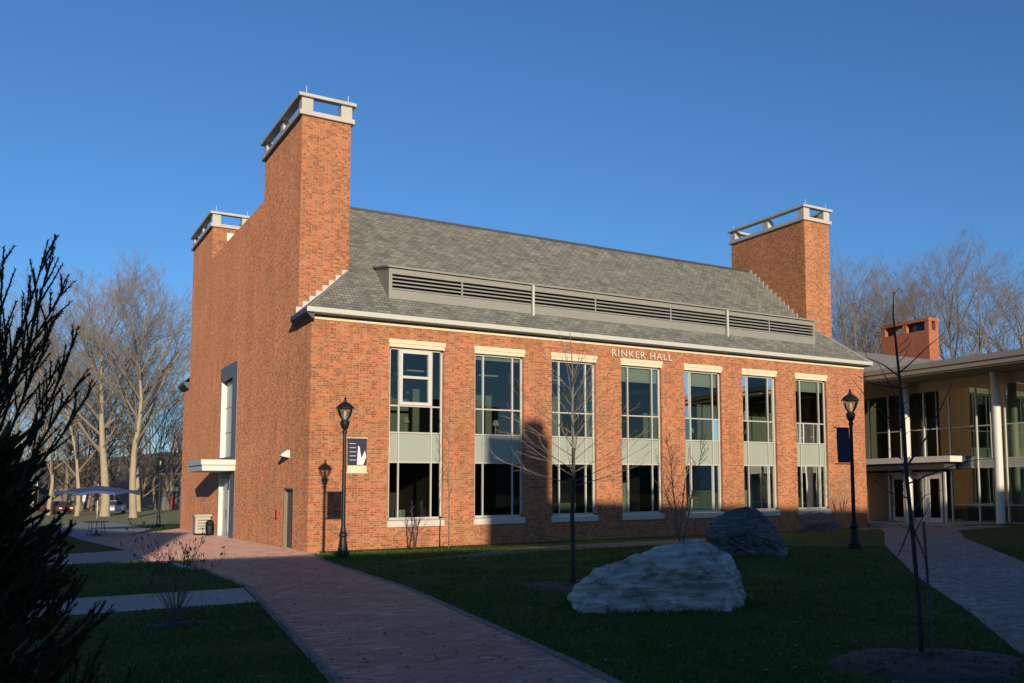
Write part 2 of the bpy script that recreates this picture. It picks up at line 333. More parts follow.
# ------------------------------------------------------------------ ground
def ground():
    mb = MB()
    xs = [-600, -200, -80, -40, -25, -15, -8, 0, 10, 20, 30, 45, 80, 200, 600]
    ys = [-600, -150, -60, -40, -30, -20, -14, -10, -8] + [-7 + .5 * i for i in range(13)] + [0, 5, 15, 30, 50, 80, 130, 300, 900]
    k = {}
    for j, y in enumerate(ys):
        for i, x in enumerate(xs): k[i, j] = len(mb.v); mb.v.append((x, y, T(y)))
    for j in range(len(ys) - 1):
        for i in range(len(xs) - 1): mb.f.append((k[i, j], k[i + 1, j], k[i + 1, j + 1], k[i, j + 1]))
    tag(mb.build('ground', M['grass'], fix=False), kind='structure')
ground()
def loft(name, mat, left, right, dz, n=24):
    """sheet between two edge polylines that follows the ground"""
    def samp(p, t):
        a = t * (len(p) - 1); i = min(int(a), len(p) - 2); u = a - i
        return (p[i][0] * (1 - u) + p[i + 1][0] * u, p[i][1] * (1 - u) + p[i + 1][1] * u)
    mb = MB(); W_ = 6
    for q in range(n + 1):
        a = samp(left, q / n); b = samp(right, q / n)
        for j in range(W_ + 1):
            t = j / W_; x = a[0] * (1 - t) + b[0] * t; y = a[1] * (1 - t) + b[1] * t; mb.v.append((x, y, T(y) + dz))
    for q in range(n):
        for j in range(W_):
            k = q * (W_ + 1) + j; mb.f.append((k, k + W_ + 1, k + W_ + 2, k + 1))
    return tag(mb.build(name, mat, fix=False), kind='structure')
loft('brick_path', M['paver'], [(-9.4, -40), (-8.4, -34), (-6.74, -25.8), (-5.36, -15.3), (-5.3, -10), (-5.3, -5)],
     [(-6.9, -40), (-5.7, -34), (-4.2, -26.5), (-2.75, -17.6), (-2.05, -10), (-1.2, -5)], .006, 60)
loft('brick_plaza', M['plaza'], [(-5.3, -5), (-5.3, -2), (-5.3, 8), (-5.3, 18)], [(-1.2, -5), (0.3, -.6), (0.3, 8), (0.3, 30)], .006, 60)
loft('concrete_walk', M['concrete'], [(-30, -18.2), (-5.75, -18.2)], [(-30, -15.5), (-5.42, -15.5)], .004, 12)
loft('plaza_walk', M['concrete'], [(-30, .3), (-9, .2), (-7.2, -1.5), (-6.2, -6), (-5.32, -10.5)], [(-30, 5), (-9, 5), (-7.2, 5), (-6.2, 5.5), (-5.32, 6)], .004, 24)
loft('terrace_walk', M['concrete'], [(-5.3, 6), (-6.2, 18), (-6.5, 30), (-5.0, 50)], [(-5.25, 6), (-4.5, 18), (-1.5, 30), (-2.0, 50)], .0045, 24)
loft('sunlit_meadow', M['sunlit_meadow'], [(-60, 40), (-60, 58), (-60, 124)], [(30, 40), (30, 58), (30, 124)], .003, 10)  # dormant far grass, made paler with sunlight put into its colour
for nm, lft, rgt in (('path_edging', [(-9.4, -40), (-8.4, -34), (-6.74, -25.8), (-5.36, -15.3), (-5.33, -11)], .13), ('path_edging', [(-6.9, -40), (-5.7, -34), (-4.2, -26.5), (-2.75, -17.6), (-2.05, -10), (-1.2, -5)], -.13)):
    loft(nm, M['edge'], lft, [(x + rgt, y) for x, y in lft], .011, 60)
loft('entrance_path', M['paver'], [(30.2, 1.5), (24, -6), (21.6, -8.4), (14.6, -14.4), (6.84, -21.9), (2.65, -26.3), (0, -28.9), (-3, -32)],
     [(30.2, -8.6), (27, -9.2), (24.85, -9.6), (19.98, -13.5), (11.67, -21.3), (6.2, -26.4), (3.6, -28.9), (0.3, -32)], .006, 60)
loft('gravel_strip', M['dirt'], [(-.6, -11.0), (5.0, -9.6), (9.0, -9.4), (14, -8.3)], [(1.0, -9.9), (5.5, -7.4), (9.5, -7.2), (14.5, -7.2)], .005, 30)
# low kerb in front of the planting bed
def ring(name, cx, cy, r, mat, dz=.01, sd=1, h=.07):
    rnd = random.Random(sd); mb = MB(); n = 28; rows = 6
    for k in range(rows + 1):
        rr = r * k / rows
        for j in range(n):
            a = 2 * math.pi * j / n; jit = 1 + .12 * math.sin(3 * a + sd) + .05 * rnd.uniform(-1, 1)
            z = h * (1 - (k / rows) ** 2) + (rnd.uniform(0, .03) if k < rows else -.01)
            y = cy + rr * jit * math.sin(a); mb.v.append((cx + rr * jit * math.cos(a), y, T(y) + dz + z))
    for k in range(rows):
        for j in range(n):
            j2 = (j + 1) % n; mb.f.append((k * n + j, k * n + j2, (k + 1) * n + j2, (k + 1) * n + j))
    # loose chips
    for i in range(int(520 * r)):
        a = rnd.uniform(0, 6.28); q = r * math.sqrt(rnd.random()) * 1.12; x = cx + q * math.cos(a); y = cy + q * math.sin(a)
        z = T(y) + dz + h * (1 - (q / r) ** 2) + .01; s_ = rnd.uniform(.015, .04); b = rnd.uniform(0, 3.14); t = rnd.uniform(-.02, .02)
        dx, dy = math.cos(b) * s_, math.sin(b) * s_
        mb.quad((x - dx, y - dy, z), (x + dy * .4, y - dx * .4, z + .012 + t), (x + dx, y + dy, z + .01), (x - dy * .4, y + dx * .4, z + .004))
    return tag(mb.build(name, mat, fix=False), kind='structure')
ring('mulch_ring', -.1, -19.4, 1.0, M['mulch'], sd=1, h=.05)
ring('mulch_ring', -1.3, -28.75, 1.0, M['mulch'], sd=2, h=.10)
ring('mulch_ring', -7.35, -20.4, .42, M['mulch'], sd=3, h=.05)

# ------------------------------------------------------------------ the brick hall
W, D, H = 30.0, 29.0, 8.75
YC, CL, CW = 1.95, 6.3, 1.96          # chimney front, length, width
ZB, ZT, ZP = 17.26, 18.14, 15.41
hall = thing('brick_hall', 'large red brick hall with slate roof, tall windows and slab chimneys', 'building')
wx = [3.04 + 3.632 * i for i in range(7)]; WW = 2.26
SZ, LZ = .80, 8.12
fw = MB(); xs = [0.0]
for x in wx: xs += [x, x + WW]
xs.append(W)
for i in range(0, len(xs), 2): fw.box(xs[i], 0, SZ, xs[i + 1], .38, LZ)
fw.box(0, 0, -.3, W, .38, SZ); fw.box(0, 0, LZ, W, .38, H)
fw.build('front_wall', M['brick'], hall)
# left wall with door openings
DY0, DY1, DTOP = 13.0, 17.1, 8.7
lw = MB()
lw.box(0, .38, -.3, .42, 2.18, H); lw.box(0, 2.18, 2.37, .42, 3.62, H); lw.box(0, 3.62, -.3, .42, DY0, H)
lw.box(0, DY1, -.3, .42, D, H); lw.box(0, DY0, DTOP, .42, DY1, H)
lw.box(0, YC + CL, H, .42, D - YC - CL, ZP)
lw.build('side_wall', M['brick'], hall)
bw = MB(); bw.box(.42, D - .4, -.3, W, D, H); bw.box(W - .4, .38, -.3, W, D - .4, H); bw.box(29.2, YC + CL, H, 29.6, D - YC - CL, ZP)
bw.build('rear_wall', M['brick'], hall)
# roof
ze = 9.05; mslope = .87; yr = 6.7; zr = ze + mslope * (yr + .4)
zf = ze + mslope * (YC + .4)
xl, xr_ = 1.93, 28.03
rf = MB(); E = .002
A = [(-.26, -.4, ze), (30.26, -.4, ze), (xr_, YC, zf), (27.74, YC, zf), (27.74, yr, zr), (1.94, yr, zr), (1.94, YC, zf)]
rf.quad(*A)
rf.quad((-.26, -.4, ze), (1.94, YC, zf), (-.26, YC, ze)); rf.quad((30.26, -.4, ze), (30.26, YC, ze), (xr_, YC, zf))
rf.quad((1.94, yr, zr), (27.74, yr, zr), (27.74, D - yr, zr), (1.94, D - yr, zr))
Bk = [(-.26, D + .4, ze), (30.26, D + .4, ze), (xr_, D - YC, zf), (27.74, D - YC, zf), (27.74, D - yr, zr), (1.94, D - yr, zr), (1.94, D - YC, zf)]
rf.quad(*Bk[::-1]); rf.quad((-.26, D + .4, ze), (-.26, D - YC, ze), (1.94, D - YC, zf)); rf.quad((30.26, D + .4, ze), (xr_, D - YC, zf), (30.26, D - YC, ze))
# close the slab strips beside the chimneys
rf.quad((.42, YC + CL, zr), (1.94, YC + CL, zr), (1.94, D - YC - CL, zr), (.42, D - YC - CL, zr))
rf.quad((27.74, YC + CL, zr), (29.2, YC + CL, zr), (29.2, D - YC - CL, zr), (27.74, D - YC - CL, zr))
roof = rf.build('roof', M['slate'], hall, fix=False)
rc = MB(); rc.box(1.94, yr - .08, zr - .03, 27.74, yr + .12, zr + .07); rc.build('ridge_cap', M['darkmetal'], roof)
# hip flashings
for p0, p1 in (((-.22, -.36, ze + .02), (1.94, YC, zf + .02)), ((30.22, -.36, ze + .02), (xr_, YC, zf + .02))): MB().tube([p0, p1], .05, 5).build('hip_cap', M['louver'], roof)
ss = MB()
for k in range(8):
    x0 = -.1 + k * .255; z0 = ze + .945 * (x0 + .26)
    ss.box(x0, YC - .03, z0 - .12, x0 + .262, YC - .002, z0 + .26)
ss.build('step_flashing', M['gutter'], roof); ss = MB()
for k in range(14):
    y0 = YC + .02 + k * .34; z0 = ze + mslope * (y0 + .4)
    if y0 + .34 > yr + .1: break
    ss.box(27.69, y0, z0 - .1, 27.718, y0 + .345, z0 + .34)
ss.build('step_flashing', M['gutter'], roof)
# gutters and eaves
for y0, y1 in ((-.46, -.36), (D + .36, D + .46)):
    g = MB(); g.prism([(y0, 8.87), (y1, 8.87), (y1, 9.04), (y1, 9.04), (y0, 9.07)], 'x', -.30, 30.30); gt = g.build('gutter', M['gutter'], hall); bevel(gt, .012)
Bx(-.26, -.40, 8.83, 30.26, -.001, 8.865).build('soffit', M['darkmetal'], hall); Bx(-.26, D + .001, 8.83, 30.26, D + .40, 8.865).build('soffit', M['darkmetal'], hall)
s_ = MB(); s_.box(.0, -.05, 8.68, W, -.002, 8.828); s_.build('frieze_trim', M['stone'], hall)
# dark eave return on the side wall
for (y0, y1) in ((-.40, YC), (D - YC, D + .40)):
    s_ = MB(); s_.prism([(-.30, 8.86), (-.30, 9.02), (-.02, 9.03), (-.002, 8.62), (-.10, 8.64)], 'y', y0, y1); s_.build('eave_return', M['darkmetal'], hall)
q = MB(); q.box(0, YC * 0 + .38, H, .42, YC, 9.0); q.box(0, 0, H, W, .38, 8.98); q.box(W - .28, .38, H, W, YC, 9.0); q.build('wall_head', M['brick'], hall)
# chimneys
def chimney(x0, y0, lab):
    b = Bx(x0, y0, H, x0 + CW, y0 + CL, ZB).build('chimney', M['brick'], hall); b['label'] = lab
    c = MB(); k = .13
    def ringbox(k, z0, z1, wd):
        X0_, X1_, Y0_, Y1_ = x0 - k, x0 + CW + k, y0 - k, y0 + CL + k
        c.box(X0_, Y0_, z0, X1_, Y0_ + wd, z1); c.box(X0_, Y1_ - wd, z0, X1_, Y1_, z1); c.box(X0_, Y0_ + wd, z0, X0_ + wd, Y1_ - wd, z1); c.box(X1_ - wd, Y0_ + wd, z0, X1_, Y1_ - wd, z1)
    ringbox(k, ZB + .001, ZB + .20, .5)
    for px in (x0 - .04, x0 + CW - .42):
        for py in (y0 - .04, y0 + CL / 2 - .23, y0 + CL - .42):
            c.box(px, py, ZB + .20, px + .46, py + .46, ZT - .14)
    ringbox(k + .05, ZT - .14, ZT, .34)
    cc = c.build('chimney_cap', M['cap'], b); bevel(cc, .015)
    for px, py in ((x0 + .15, y0), (x0 + CW - .1, y0 + .1), (x0 + .1, y0 + CL - .1)): MB().tube([(px, py, ZT), (px, py, ZT + .35)], .012, 4).build('lightning_rod', M['gutter'], b)
    return b
chimney(0, YC, 'tall slab chimney at the near front corner')
ch2 = chimney(0, D - YC - CL, 'slab chimney at the rear of the side wall')
chimney(27.72, YC, 'slab chimney at the far front corner')
chimney(27.72, D - YC - CL, 'slab chimney at the far rear corner')
v = Bx(.75, D - YC - CL - .06, 16.55, 1.35, D - YC - CL - .003, 17.0).build('vent', M['white'], ch2)
# louvred dormer
YF = .59
zcheek = ze + mslope * (YF + .4)
lb = MB()
yb = 2.40; ztopb = ze + mslope * (yb + .4) + .02
for xa in (3.17, 26.83): lb.prism([(YF, zcheek - .1), (YF, 11.16), (yb, ztopb), (yb, ztopb - .1)], 'x', xa, xa + .14)
lb.prism([(YF - .12, 11.16), (YF - .12, 11.24), (yb, ztopb + .06), (yb, ztopb)], 'x', 3.10, 27.04)
lb.box(3.31, YF, 10.92, 26.83, YF + .08, 11.158); lb.box(3.31, YF, zcheek - .05, 26.83, YF + .08, 10.28)
lv = lb.build('louvre_dormer', M['louver'], hall)
sl = MB()
for k in range(4):
    z = 10.30 + k * .155
    sl.prism([(YF + .0, z), (YF + .0, z + .055), (YF + .10, z + .085), (YF + .10, z + .045)], 'x', 3.31, 26.83)
sl.build('louvre_blades', M['louver'], lv)
Bx(3.31, YF + .22, zcheek, 26.83, YF + .25, 11.1).build('louvre_backing', M['darkmetal'], lv)
for x in (6.3, 12.9, 17.2, 23.6): Bx(x, YF - .015, 10.28, x + .07, YF - .002, 10.92).build('louvre_post', M['louver'], lv)
for x in (9.6, 20.66): Bx(x, YF - .16, zcheek - .12, x + .1, YF - .05, 11.155).build('rain_leader', M['gutter'], lv)
for i in range(34):
    x = 3.6 + i * .7; y = yb + .35 + .12 * (i % 2); z = ze + mslope * (y + .4); Bx(x, y, z, x + .12, y + .05, z + .08).build('snow_guard', M['doorgrey'], roof)

# windows
def window(i, x0):
    first = i == 0
    m1, m2 = x0 + .44, x0 + WW - .46
    yg = .20
    f = MB(); fy0, fy1 = yg - .05, yg + .05; t = .055
    zt = 7.86
    f.box(x0 + .002, fy0, SZ + .30, x0 + t + .03, fy1, zt); f.box(x0 + WW - t - .03, fy0, SZ + .30, x0 + WW - .002, fy1, zt)
    f.box(x0 + .002, fy0, zt - .07, x0 + WW - .002, fy1, zt + .001); f.box(x0 + .002, fy0, SZ + .28, x0 + WW - .002, fy1, SZ + .37)
    for mx_ in (m1, m2): f.box(mx_ - t / 2, fy0 - .015, SZ + .371, mx_ + t / 2, fy1 + .01, zt - .071)
    for z in (5.56, 4.50, 3.33): f.box(x0 + t + .03, fy0 - .005, z - t / 2, x0 + WW - t - .03, fy1 + .005, z + t / 2)
    f.box(x0 + .002, fy0, zt + .001, x0 + WW - .002, fy1, LZ - .262)
    labs = ['tall window nearest the building corner, with a thick white inner frame', 'second tall window from the near corner', 'third tall window, behind the young tree',
            'middle tall window under the end of the lettering', 'fifth tall window from the near corner', 'sixth tall window from the near corner', 'farthest tall window, nearest the glass annex']
    fo = f.build('window', M['frame'], hall); fo['label'] = labs[i]
    if first:
        g_ = MB(); a, b = m1 + t / 2 + .002, m2 - t / 2 - .002; yq0, yq1 = fy0 - .03, fy1
        g_.box(a, yq0, 5.6, a + .11, yq1, zt - .072); g_.box(b - .11, yq0, 5.6, b, yq1, zt - .072)
        g_.box(a + .11, yq0, 5.6, b - .11, yq1, 5.72); g_.box(a + .11, yq0, zt - .20, b - .11, yq1, zt - .073); g_.box(a + .11, yq0, 6.66, b - .11, yq1, 6.76)
        g_.build('inner_frame', M['frame_light'], fo)
    cols_ = ((x0 + t, m1), (m1, m2), (m2, x0 + WW - t))
    rd = random.Random(40 + i)
    for a, b in cols_:
        for z0, z1 in ((SZ + .3, 3.33), (4.5, 5.56), (5.56, zt)):
            e1, e2 = rd.uniform(-.004, .004), rd.uniform(-.004, .004); p = MB()
            p.quad((a, yg + e1, z0), (b, yg - e1, z0), (b, yg - e1 + e2, z1), (a, yg + e1 + e2, z1))
            p.build('window_pane', M['glass'], fo)
    Bx(x0 + .06, yg + .012, 3.34, x0 + WW - .06, yg + .035, 4.49).build('spandrel_panel', M['spandrel'], fo)
    bl = {1: .22, 3: .72, 4: .72, 6: .62, 5: .10}.get(i)
    if bl: Bx(x0 + .09, yg + .10, zt - bl, x0 + WW - .09, yg + .12, zt - .06).build('roller_blind', M['blind'], fo)
    l = MB(); l.box(x0 - .03, -.03, LZ - .26, x0 + WW + .03, .12, LZ - .115); l.box(x0 - .06, -.055, LZ - .113, x0 + WW + .06, .12, LZ + .05)
    bevel(l.build('lintel', M['stone'], fo), .008)
    sb = MB(); sb.prism([(-.07, SZ + .001), (-.07, SZ + .24), (.15, SZ + .29), (.15, SZ + .001)], 'x', x0 - .05, x0 + WW + .05)
    bevel(sb.build('sill', M['sill'], fo), .01)
for i, x in enumerate(wx): window(i, x)
# wall openings need reveals: pier sides already give them. Interior rooms:
Bx(.5, 5.2, 4.1, W - .5, 5.3, 8.3).build('interior_wall', M['interior'], hall); Bx(.5, 6.3, 0, W - .5, 6.4, 3.7).build('interior_wall', M['soffit'], hall)
it = MB(); it.box(.5, .40, 3.7, W - .5, 6.5, 4.1); it.box(.5, .4, -.2, W - .5, 6.5, .05); it.box(.5, .4, 8.3, W - .5, 6.5, 8.4)
for x in wx: it.box(x + WW + .4, .4, .05, x + WW + .5, 6.5, 3.7)
it.build('interior_floor', M['interior2'], hall)
for i in range(9): Bx(1 + 3.2 * i, 1.2, 7.1, 1.9 + 3.2 * i, 5.8, 7.16).build('ceiling_beam', M['blind'], hall)
for i, (x, y, w_, h) in enumerate(((3.6, 1.0, .5, .55), (11.3, 1.2, .9, .7), (14.6, 1.4, .5, 1.6), (18.6, 1.2, .7, .9), (22.0, 1.3, .5, 1.2), (25.6, 1.0, .8, .8))):
    Bx(x, y, .05, x + w_, y + .4, .9 + h).build('indoor_shelf', M['interior'] if i % 2 else M['blind'], hall)
for i, (x, y) in enumerate(((4.2, 1.3), (8.2, 1.2), (19.0, 1.4), (22.3, 1.0), (24.6, 1.6))):
    MB().lathe([(.2, 4.1), (.03, 4.14), (.03, 4.95), (.16, 4.97), (.10, 5.2)], 10, x, y).build('indoor_lamp', M['blind'], hall)
# lettering
def text_mesh(body, size, name, mat, parent, loc, width):
    cu = bpy.data.curves.new(name, 'FONT'); cu.body = body; cu.size = size; cu.extrude = .03; cu.space_character = 1.2; cu.offset = .003
    to = bpy.data.objects.new(name + '_tmp', cu); C.objects.link(to)
    bpy.context.view_layer.update()
    dg = bpy.context.evaluated_depsgraph_get(); me = bpy.data.meshes.new_from_object(to.evaluated_get(dg))
    xs_ = [v.co.x for v in me.vertices]; sx = width / (max(xs_) - min(xs_))
    mt = Matrix.Translation(loc) @ Matrix.Rotation(R(90), 4, 'X') @ Matrix.Diagonal((sx, 1, 1, 1))
    me.transform(mt); me.materials.clear(); me.materials.append(mat)
    o = bpy.data.objects.new(name, me); C.objects.link(o); o.parent = parent
    bpy.data.objects.remove(to); return o
sg_ = text_mesh('RINKER HALL', .44, 'sign_lettering', M['bronze'], hall, (13.35, -.045, 8.235), 3.4)
sg_['label'] = 'pale metal letters reading RINKER HALL'

# side entrance: grey metal surround, upper slit window, canopy, door
ent = MB()
ent.box(-.02, DY0 + .01, 8.0, .10, DY1 - .01, DTOP - .01); ent.box(-.02, DY0 + .01, -.1, .10, 14.1, 8.0); ent.box(-.02, 16.98, -.1, .10, DY1 - .01, 8.0)
ent.box(-.02, 14.1, 3.0, .10, 16.98, 4.0)
ent.build('entrance_surround', M['graymetal'], hall)
sw = MB(); sw.box(.26, 14.1, 4.0, .30, 16.98, 8.0); sw.box(.0, 16.90, 4.0, .26, 16.98, 8.0)  # white back panel painted in place of glass reflecting bright sky
for z in (5.3, 6.6): sw.box(.22, 14.1, z, .26, 16.9, z + .05)
so = sw.build('window', M['white'], hall); so['label'] = 'tall white slit window above the side door canopy'
dd = MB(); dd.box(.18, 14.1, -.05, .22, 16.98, .25); dd.box(.18, 14.1, .25, .22, 14.35, 3.0); dd.box(.18, 15.4, .25, .22, 15.65, 3.0); dd.box(.18, 16.75, .25, .22, 16.98, 3.0); dd.box(.18, 14.35, 2.35, .22, 16.75, 3.0)
dd.box(-.01, 16.90, -.05, .18, 16.985, 3.0)
do = dd.build('door', M['white'], hall); do['label'] = 'white glazed side entrance door under the canopy'
Bx(.195, 14.35, .25, .205, 16.75, 2.35).build('door_glass', M['blind'], do)
Bx(.10, 15.55, .95, .14, 15.62, 1.35).build('door_handle', M['darkmetal'], do)
cn = MB(); cn.box(-1.5, 12.95, 3.26, -.002, 16.85, 3.52); cn.box(-1.56, 12.89, 3.54, -.002, 16.91, 3.80)
cn.box(-1.46, 13.0, 3.515, -.01, 16.8, 3.545)
ca = cn.build('canopy', M['white'], hall); bevel(ca, .012); ca['label'] = 'thin white canopy over the side entrance'
sm = Bx(.14, 2.20, -.05, .19, 3.60, 2.35).build('door', M['doorgrey'], hall); sm['label'] = 'plain grey service door near the corner'
fr_ = MB(); fr_.box(.0, 3.53, -.05, .14, 3.615, 2.36); fr_.box(.0, 2.185, 2.30, .14, 3.53, 2.368); fr_.build('door_frame', M['soffit'], sm)
Bx(.08, 2.35, .98, .13, 2.48, 1.08).build('door_handle', M['gutter'], sm)
sc = MB(); sc.prism([(-.002, 3.55), (-.002, 3.85), (-.12, 3.85), (-.34, 3.68), (-.34, 3.62)], 'y', 2.75, 3.15)
so_ = sc.build('wall_lamp', M['white'], hall); so_['label'] = 'small wedge wall light above the grey service door'
fa = Bx(-.08, 4.35, 1.15, -.002, 4.6, 1.5).build('fire_bell', M['red'], hall); fa['label'] = 'small red alarm box beside the grey door'

# ------------------------------------------------------------------ glass annex
ann = thing('glass_annex', 'low glass fronted annex with round cream columns joined to the brick hall', 'building', (31.3, 0, 0))
def L(mb): mb.v = [(x - 31.3, y, z) for x, y, z in mb.v]; return mb
XG = 31.3; YE = -16.0
XG = 33.2
er = MB(); er.box(30.2, YE, 8.06, 31.0, .6, 8.30); er.box(30.12, YE, 8.302, 31.0, .6, 8.56); bevel(L(er).build('roof_fascia', M['annexfascia'], ann), .015)
r_ = MB(); r_.quad((30.16, YE, 8.565), (46, YE, 11.2), (46, 2.0, 11.2), (30.16, 2.0, 8.565)); L(r_).build('roof', M['roofgrey'], ann, fix=False)
r_ = MB(); r_.box(30.27, -16, 7.98, 38, 4.5, 8.055); L(r_).build('soffit', M['soffit2'], ann)
r_ = MB(); r_.quad((30.3, 2.0, 8.57), (50, 2.0, 8.57), (50, 6.4, 11.0), (30.3, 6.4, 11.0)); r_.quad((30.3, 6.4, 11.0), (50, 6.4, 11.0), (50, 12, 8.5), (30.3, 12, 8.5)); L(r_).build('link_roof', M['roofgrey'], ann, fix=False)
w_ = Bx(36.9, YE, .3, 37.2, 4.0, 7.97); L(w_).build('interior_wall', M['tanwall'], ann)
w_ = Bx(30.0, 4.0, 0, 37.2, 4.3, 7.97); L(w_).build('end_wall', M['tanwall'], ann)
for y0, y1, x0 in ((-3.0, -2.7, 34.6), (-9.0, -5.2, 35.4), (-14.5, -11.5, 35.0)): L(Bx(x0, y0, .3, 36.9, y1, 7.97)).build('partition', M['tanwall'], ann)
L(Bx(33.35, YE, 3.25, 36.9, 4.0, 3.58)).build('floor_slab', M['tanwall'], ann); L(Bx(30.25, YE, -.3, 37.0, 4.0, .24)).build('floor_slab', M['concrete'], ann)
L(Bx(33.08, YE, .1, 33.32, -2.85, .36)).build('base_kerb', M['concrete'], ann)
L(Bx(33.16, YE, 7.42, 33.3, 4.0, 7.978)).build('wall_head', M['tanwall'], ann)
ys_ = [3.9, 2.5, 1.05, -.2, -1.44, -3.11, -4.79, -6.47, -8.15, -9.83, -11.5, -13.2, -14.9]
for i, y in enumerate(ys_):
    L(Bx(XG - .06, y - .035, .36 if y < -2.8 else 3.0, XG + .09, y + .035, 7.42)).build('mullion', M['column'], ann)
    if i < len(ys_) - 1 and i % 2 == 0: L(Bx(XG - .03, y - .85, 3.6, XG + .04, y - .81, 7.42)).build('thin_mullion', M['frame'], ann)
for z in (1.22, 3.18, 3.62, 5.35): L(Bx(XG - .02, YE, z - .03, XG + .06, (-3.15 if z < 3 else 3.9), z + .03)).build('transom', M['frame'], ann)
for a, b in zip(ys_[:-1], ys_[1:]):
    for z0, z1 in ((.36, 1.2), (1.2, 3.2), (3.6, 5.35), (5.35, 7.42)):
        if z1 <= 3.4 and a > -3.0: continue
        gl = MB(); gl.quad((XG, a, z0), (XG, b, z0), (XG, b, z1), (XG, a, z1)); L(gl).build('window_pane', M['annexglass'], ann, fix=False)
L(Bx(XG - .01, YE, 3.2, XG + .03, 3.9, 3.6)).build('spandrel_panel', M['spandrel'], ann)
for y in (-.75, -6.45, -12.2):
    c_ = MB(); c_.lathe([(.26, .1), (.26, .28), (.22, .30), (.22, 7.84), (.26, 7.86), (.26, 7.975)], 24, 32.5, y); L(c_).build('column', M['column'], ann)
cn = MB(); cn.box(31.8, -4.1, 3.48, 33.1, 3.9, 3.80); cb2 = L(cn).build('canopy', M['column'], ann); bevel(cb2, .012)
L(Bx(31.95, -3.6, 3.12, 33.1, 3.9, 3.475)).build('canopy_underside', M['darkmetal'], ann)
X0 = 33.0
def doorleaf(y0, y1):
    t = .14; d = MB()
    d.box(X0, y0, .245, X0 + .06, y0 + t, 2.85); d.box(X0, y1 - t, .245, X0 + .06, y1, 2.85); d.box(X0, y0 + t, 2.62, X0 + .06, y1 - t, 2.85); d.box(X0, y0 + t, .245, X0 + .06, y1 - t, .5)
    return d, Bx(X0 + .025, y0 + t, .5, X0 + .035, y1 - t, 2.62), Bx(X0 - .06, y1 - .12, 1.1, X0 - .03, y1 - .08, 1.6)
for lab, (a, b) in (('left white glazed door leaf', (-.12, .80)), ('middle white glazed door leaf', (-1.45, -.50)), ('right white glazed door leaf', (-2.60, -1.65))):
    d, g, h = doorleaf(a, b); d_ = L(d).build('door', M['column'], ann); d_['label'] = lab
    L(g).build('door_glass', M['glass'], d_); L(h).build('door_handle', M['darkmetal'], d_)
for y in (1.0, -.30, -1.55, -2.78): L(Bx(X0 - .02, y - .06, .243, X0 + .1, y + .06, 3.015)).build('door_frame', M['column'], ann)
L(Bx(X0 + .01, -2.71, 2.86, X0 + .08, .93, 3.01)).build('door_head', M['column'], ann)
L(Bx(X0 + .01, 1.07, .243, X0 + .1, 3.9, 3.015)).build('side_panel', M['soffit'], ann)

# far brick building with a short slab chimney
fb = thing('brick_building', 'distant brick building whose squat chimney rises behind the annex roof', 'building', (50, 14, 0))
Bx(-6, 6, 0, 12, 24, 10).build('wall', M['brick_far'], fb)
c0 = Bx(0, -2.9, 0, 1.15, 1.8, 14.35).build('chimney', M['brick_far'], fb)
c_ = MB()
for px in (0, .80):
    for py in (-2.9, -.75, 1.4): c_.box(px, py, 14.351, px + .35, py + .4, 15.05)
c_.box(-.04, -2.94, 15.052, 1.19, 1.84, 15.3); c_.build('chimney_cap', M['brick_far'], c0)
Bx(.2, -2.2, 14.351, .9, -1.2, 14.95).build('chimney_flue', M['darkmetal'], c0)

# neighbouring brick building behind the viewer: casts the long shadows over the lawn
es = Vector((math.cos(SUN_AZ), -math.sin(SUN_AZ))); qd = Vector((math.sin(SUN_AZ), math.cos(SUN_AZ)))
base = -52 * qd
nb = thing('neighbour_hall', 'brick hall across the lawn whose outline is the long shadow on the grass and wall', 'building', (base.x, base.y, 0), -SUN_AZ)
k_ = math.tan(SUN_EL)
def HZ(z, q): return z + k_ * (q + 51.5)
n_ = MB()
n_.box(10.0, -14, -.5, 50, 0, HZ(1.70, 3)); n_.box(7.05, -6, -.5, 10.0, 0, HZ(4.6, 2)); n_.box(8.6, -4, HZ(4.6, 2), 9.75, -.4, HZ(5.3, 2)); n_.box(-5.3, -12, -.5, 7.05, -.2, HZ(.3, -6.2))
n_.build('wall', M['brick_far'], nb)
n_ = MB(); hl = HZ(0, 22)
n_.prism([(-5.3, -.5), (-5.3, hl), (-9.5, hl + .8), (-13.5, hl + 2.6), (-18, hl + 4.5), (-30, hl + 4.5), (-30, -.5)], 'y', -12, -.1)
n_.build('shade_wing', M['brick_far'], nb)  # unseen block, its sloping outline shaped to cast the shade at the left
n_ = MB(); n_.tube([(9.2, -2, HZ(5.25, 2)), (9.2, -2, HZ(5.65, 2))], [.45, .3], 10); n_.build('shadow_tip', M['brick_far'], nb)  # unseen stub, added to round the top of the shadow on the wall

